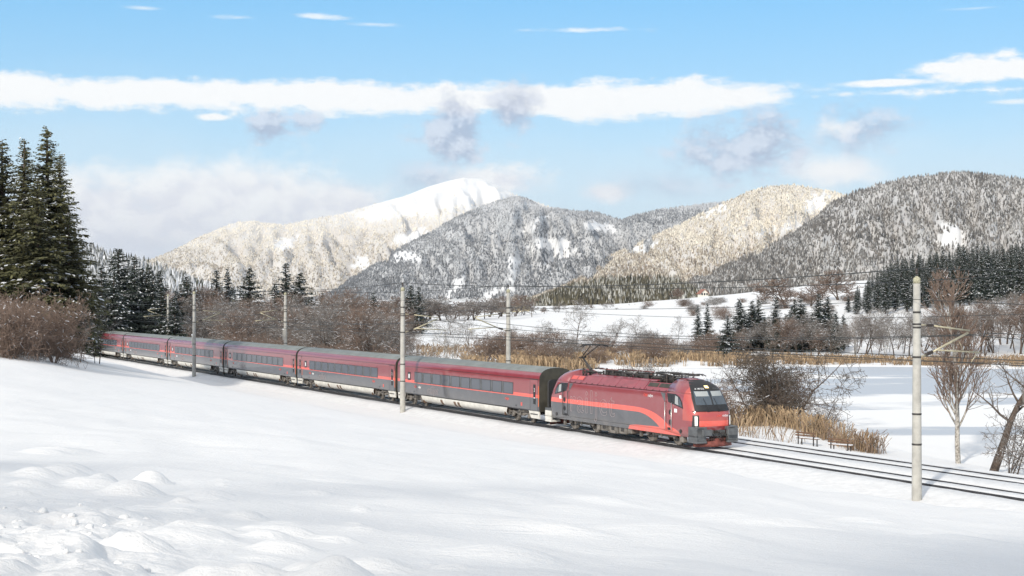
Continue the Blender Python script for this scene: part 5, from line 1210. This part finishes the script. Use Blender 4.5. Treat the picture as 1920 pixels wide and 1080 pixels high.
p = clump_reeds(130, [(1380, 120, 1.6, 1.2), (1400, 121, 1.6, 1.2), (1420, 121, 1.5, 1.0), (1440, 121, 1.4, 1.2), (1460, 120, 1.5, 1.1), (1482, 119, 1.2, 1.3), (1500, 117, 1.2, 0.8), (1528, 114, 1.2, 1.5), (1543, 112, 0.9, 1.0), (1585, 106, 0.9, 0.6), (1395, 112, 2.0, 0.2), (1450, 112, 2.0, 0.12)])
reeds('reeds', p, rr_.uniform(0.4, 1.7, len(p)), 'clumps of tall golden reeds on the bank in front of the large bush', M['reed'], M['reed2'], 4, 0.026, 0.33)
p = clump_reeds(120, [(1612, 104, 1.3, 1.5), (1560, 110, 1.3, 1.0), (1632, 103, 0.8, 1.0), (1400, 108, 1.5, 0.4), (1470, 106, 1.5, 0.3)]); reeds('reeds', p, rr_.uniform(0.5, 1.6, len(p)), 'low brown weeds at the right end of the bank', M['reed2'], M['twig_red'], 5, 0.02, 0.4)

# ------------------------------------------------------------------ benches on the bank
def bench(px, D, rz, lab, w_=1.7):
    x = PX(px, D); r = empty('park_bench', (x, D, gz(x, D) + 0.05), rz)
    for k, yy in enumerate((-0.18, -0.02, 0.14)): MB().box(-w_ / 2, w_ / 2, yy, yy + 0.12, 0.43, 0.47, ch=0.008).build('seat_slat', M['wood'], r)
    for zz in (0.62, 0.80): MB().box(-w_ / 2, w_ / 2, 0.27, 0.31, zz, zz + 0.11, ch=0.008).build('backrest_slat', M['wood'], r)
    for sx in (-1, 1): MB().box(sx * w_ * .38 - .03, sx * w_ * .38 + .03, -0.18, -0.12, -0.3, 0.428).box(sx * w_ * .38 - .03, sx * w_ * .38 + .03, 0.20, 0.268, -0.3, 0.93).build('leg', M['steel'], r)
    MB().box(-w_ / 2 + .02, w_ / 2 - .02, -0.17, 0.18, 0.472, 0.53, ch=0.02).build('snow_cap', M['snowbit'], r)
    tag(r, lab, 'bench', 'benches on the lake bank')
bench(1577, 101, TRZ + math.pi + 0.35, 'wooden bench with snow on its seat, standing free on the bank'); bench(1515, 104.5, TRZ + math.pi + 0.2, 'low bench half buried in snow, left of the free-standing bench', 1.8)

# ------------------------------------------------------------------ houses across the valley
def house(px, D, w_, d_, h, rh, rz, wall, roof, lab, z=None):
    x = PX(px, D); zg = gz(x, D) if z is None else z; r = empty('farmhouse', (x, D, zg), rz)
    MB().box(-w_ / 2, w_ / 2, -d_ / 2, d_ / 2, -1.5, h).prism([(-w_ / 2, h), (w_ / 2, h), (w_ / 2 * .02, h + rh), (-w_ / 2 * .02, h + rh)], -d_ / 2 + .01, d_ / 2 - .01).build('wall', wall, r)
    rf = MB(); e = 0.6
    for sx in (-1, 1): rf.add([(sx * (w_ / 2 + e), -d_ / 2 - e, h - e * rh / (w_ / 2)), (sx * (w_ / 2 + e), d_ / 2 + e, h - e * rh / (w_ / 2)), (0, d_ / 2 + e, h + rh + .25), (0, -d_ / 2 - e, h + rh + .25), (sx * (w_ / 2 + e), -d_ / 2 - e, h - e * rh / (w_ / 2) - .25), (sx * (w_ / 2 + e), d_ / 2 + e, h - e * rh / (w_ / 2) - .25), (0, d_ / 2 + e, h + rh), (0, -d_ / 2 - e, h + rh)],
                               [(0, 1, 2, 3), (4, 7, 6, 5), (0, 4, 5, 1), (1, 5, 6, 2), (2, 6, 7, 3), (3, 7, 4, 0)])
    ro = rf.build('roof', roof, r); MB().box(w_ * .15, w_ * .15 + .7, -.4, .4, h + rh * .4, h + rh + 1.0).build('chimney', M['concrete'], ro)
    for zz in ((1.0, 3.6) if h > 4 else (1.0,)):
        for k in range(3): xx = -w_ * .33 + k * w_ * .33; MB().box(xx - .5, xx + .5, -d_ / 2 - .03, -d_ / 2 + .05, zz, zz + 1.3).build('window', M['frame'], r)
    tag(r, lab, 'house', 'houses across the valley')
house(1318, 850, 4.6, 4.5, 2.4, 1.9, 0.3, M['plaster'], M['roofred'], 'tiny red-roofed house on the snowy slope below the hills')
house(977, 900, 10, 8, 3.4, 1.6, 0.05, M['plaster_y'], M['snowbit'], 'pale yellow building beyond the mast behind the first coach'); house(940, 910, 9, 7, 3.0, 1.6, 0.1, M['plaster'], M['snowbit'], 'low white building left of the yellow one')

# ------------------------------------------------------------------ clods of broken snow in the foreground
cr = np.random.default_rng(91); V = []; T = []
ico = bmesh.new(); bmesh.ops.create_icosphere(ico, subdivisions=2, radius=1.0); iv = np.array([v.co[:] for v in ico.verts]); itr = np.array([[v.index for v in f.verts] for f in ico.faces]); ico.free()
n0 = 0
for k in range(60):
    px = abs(cr.normal(0, 1)) * 190 - 60; D = math.exp(cr.uniform(math.log(11.2), math.log(20))); 
    if px > 420: continue
    x = PX(px, D); rad = cr.uniform(0.015, 0.055) * (1.6 if cr.random() < 0.12 else 1); sc = rad * cr.uniform(0.7, 1.3, 3) * np.array([1, 1, 0.75])
    jit = 1 + (cr.random((len(iv), 1)) - 0.5) * 0.30
    V.append(iv * jit * sc + np.array([x, D, gz(x, D) + rad * 0.05])); T.append(itr + n0); n0 += len(iv)
tag(link('snow_clods', mesh_np('snow_clods', np.concatenate(V), T=np.concatenate(T), mats=(M['snow'],), smooth=True)), 'broken lumps of snow scattered at the lower left', 'snow', kind='stuff')

# ------------------------------------------------------------------ trees on the raised, unseen hillside behind the viewer, whose shade falls across the field
for (x, y, k, sc) in [(-22, -16, 0, 2.1), (-14, -25, 1, 2.2), (-6, -16, 4, 1.9), (-32, -14, 1, 2.0), (5, -17, 0, 1.9), (-20, -40, 2, 2.3), (12, -27, 1, 2.1), (-36, -30, 3, 2.2), (0, -34, 2, 2.2), (-10, -48, 0, 2.4)]:
    plant('bare_tree', bt[k], x, y, (sc * 0.85, sc * 0.85, sc), vr.random() * 6, 'leafless tree on the hillside behind the viewer, shading the snow field', 'tree', 'trees shading the snow field')
# ------------------------------------------------------------------ the air
hm = bpy.data.materials.new('haze'); hm.use_nodes = True; t = NT(hm.node_tree); t.n.clear()
pv = t.node('ShaderNodeVolumePrincipled'); pv.inputs['Color'].default_value = (0.80, 0.88, 1.0, 1); pv.inputs['Density'].default_value = 2.8e-5; pv.inputs['Anisotropy'].default_value = 0.1
mo = t.node('ShaderNodeOutputMaterial'); t.l.new(pv.outputs[0], mo.inputs['Volume'])
hb = MB().box(-31000, 31000, -31000, 31000, -12, 1100).build('haze', hm); tag(hb, 'thin cold haze over the valley', 'haze', kind='stuff')
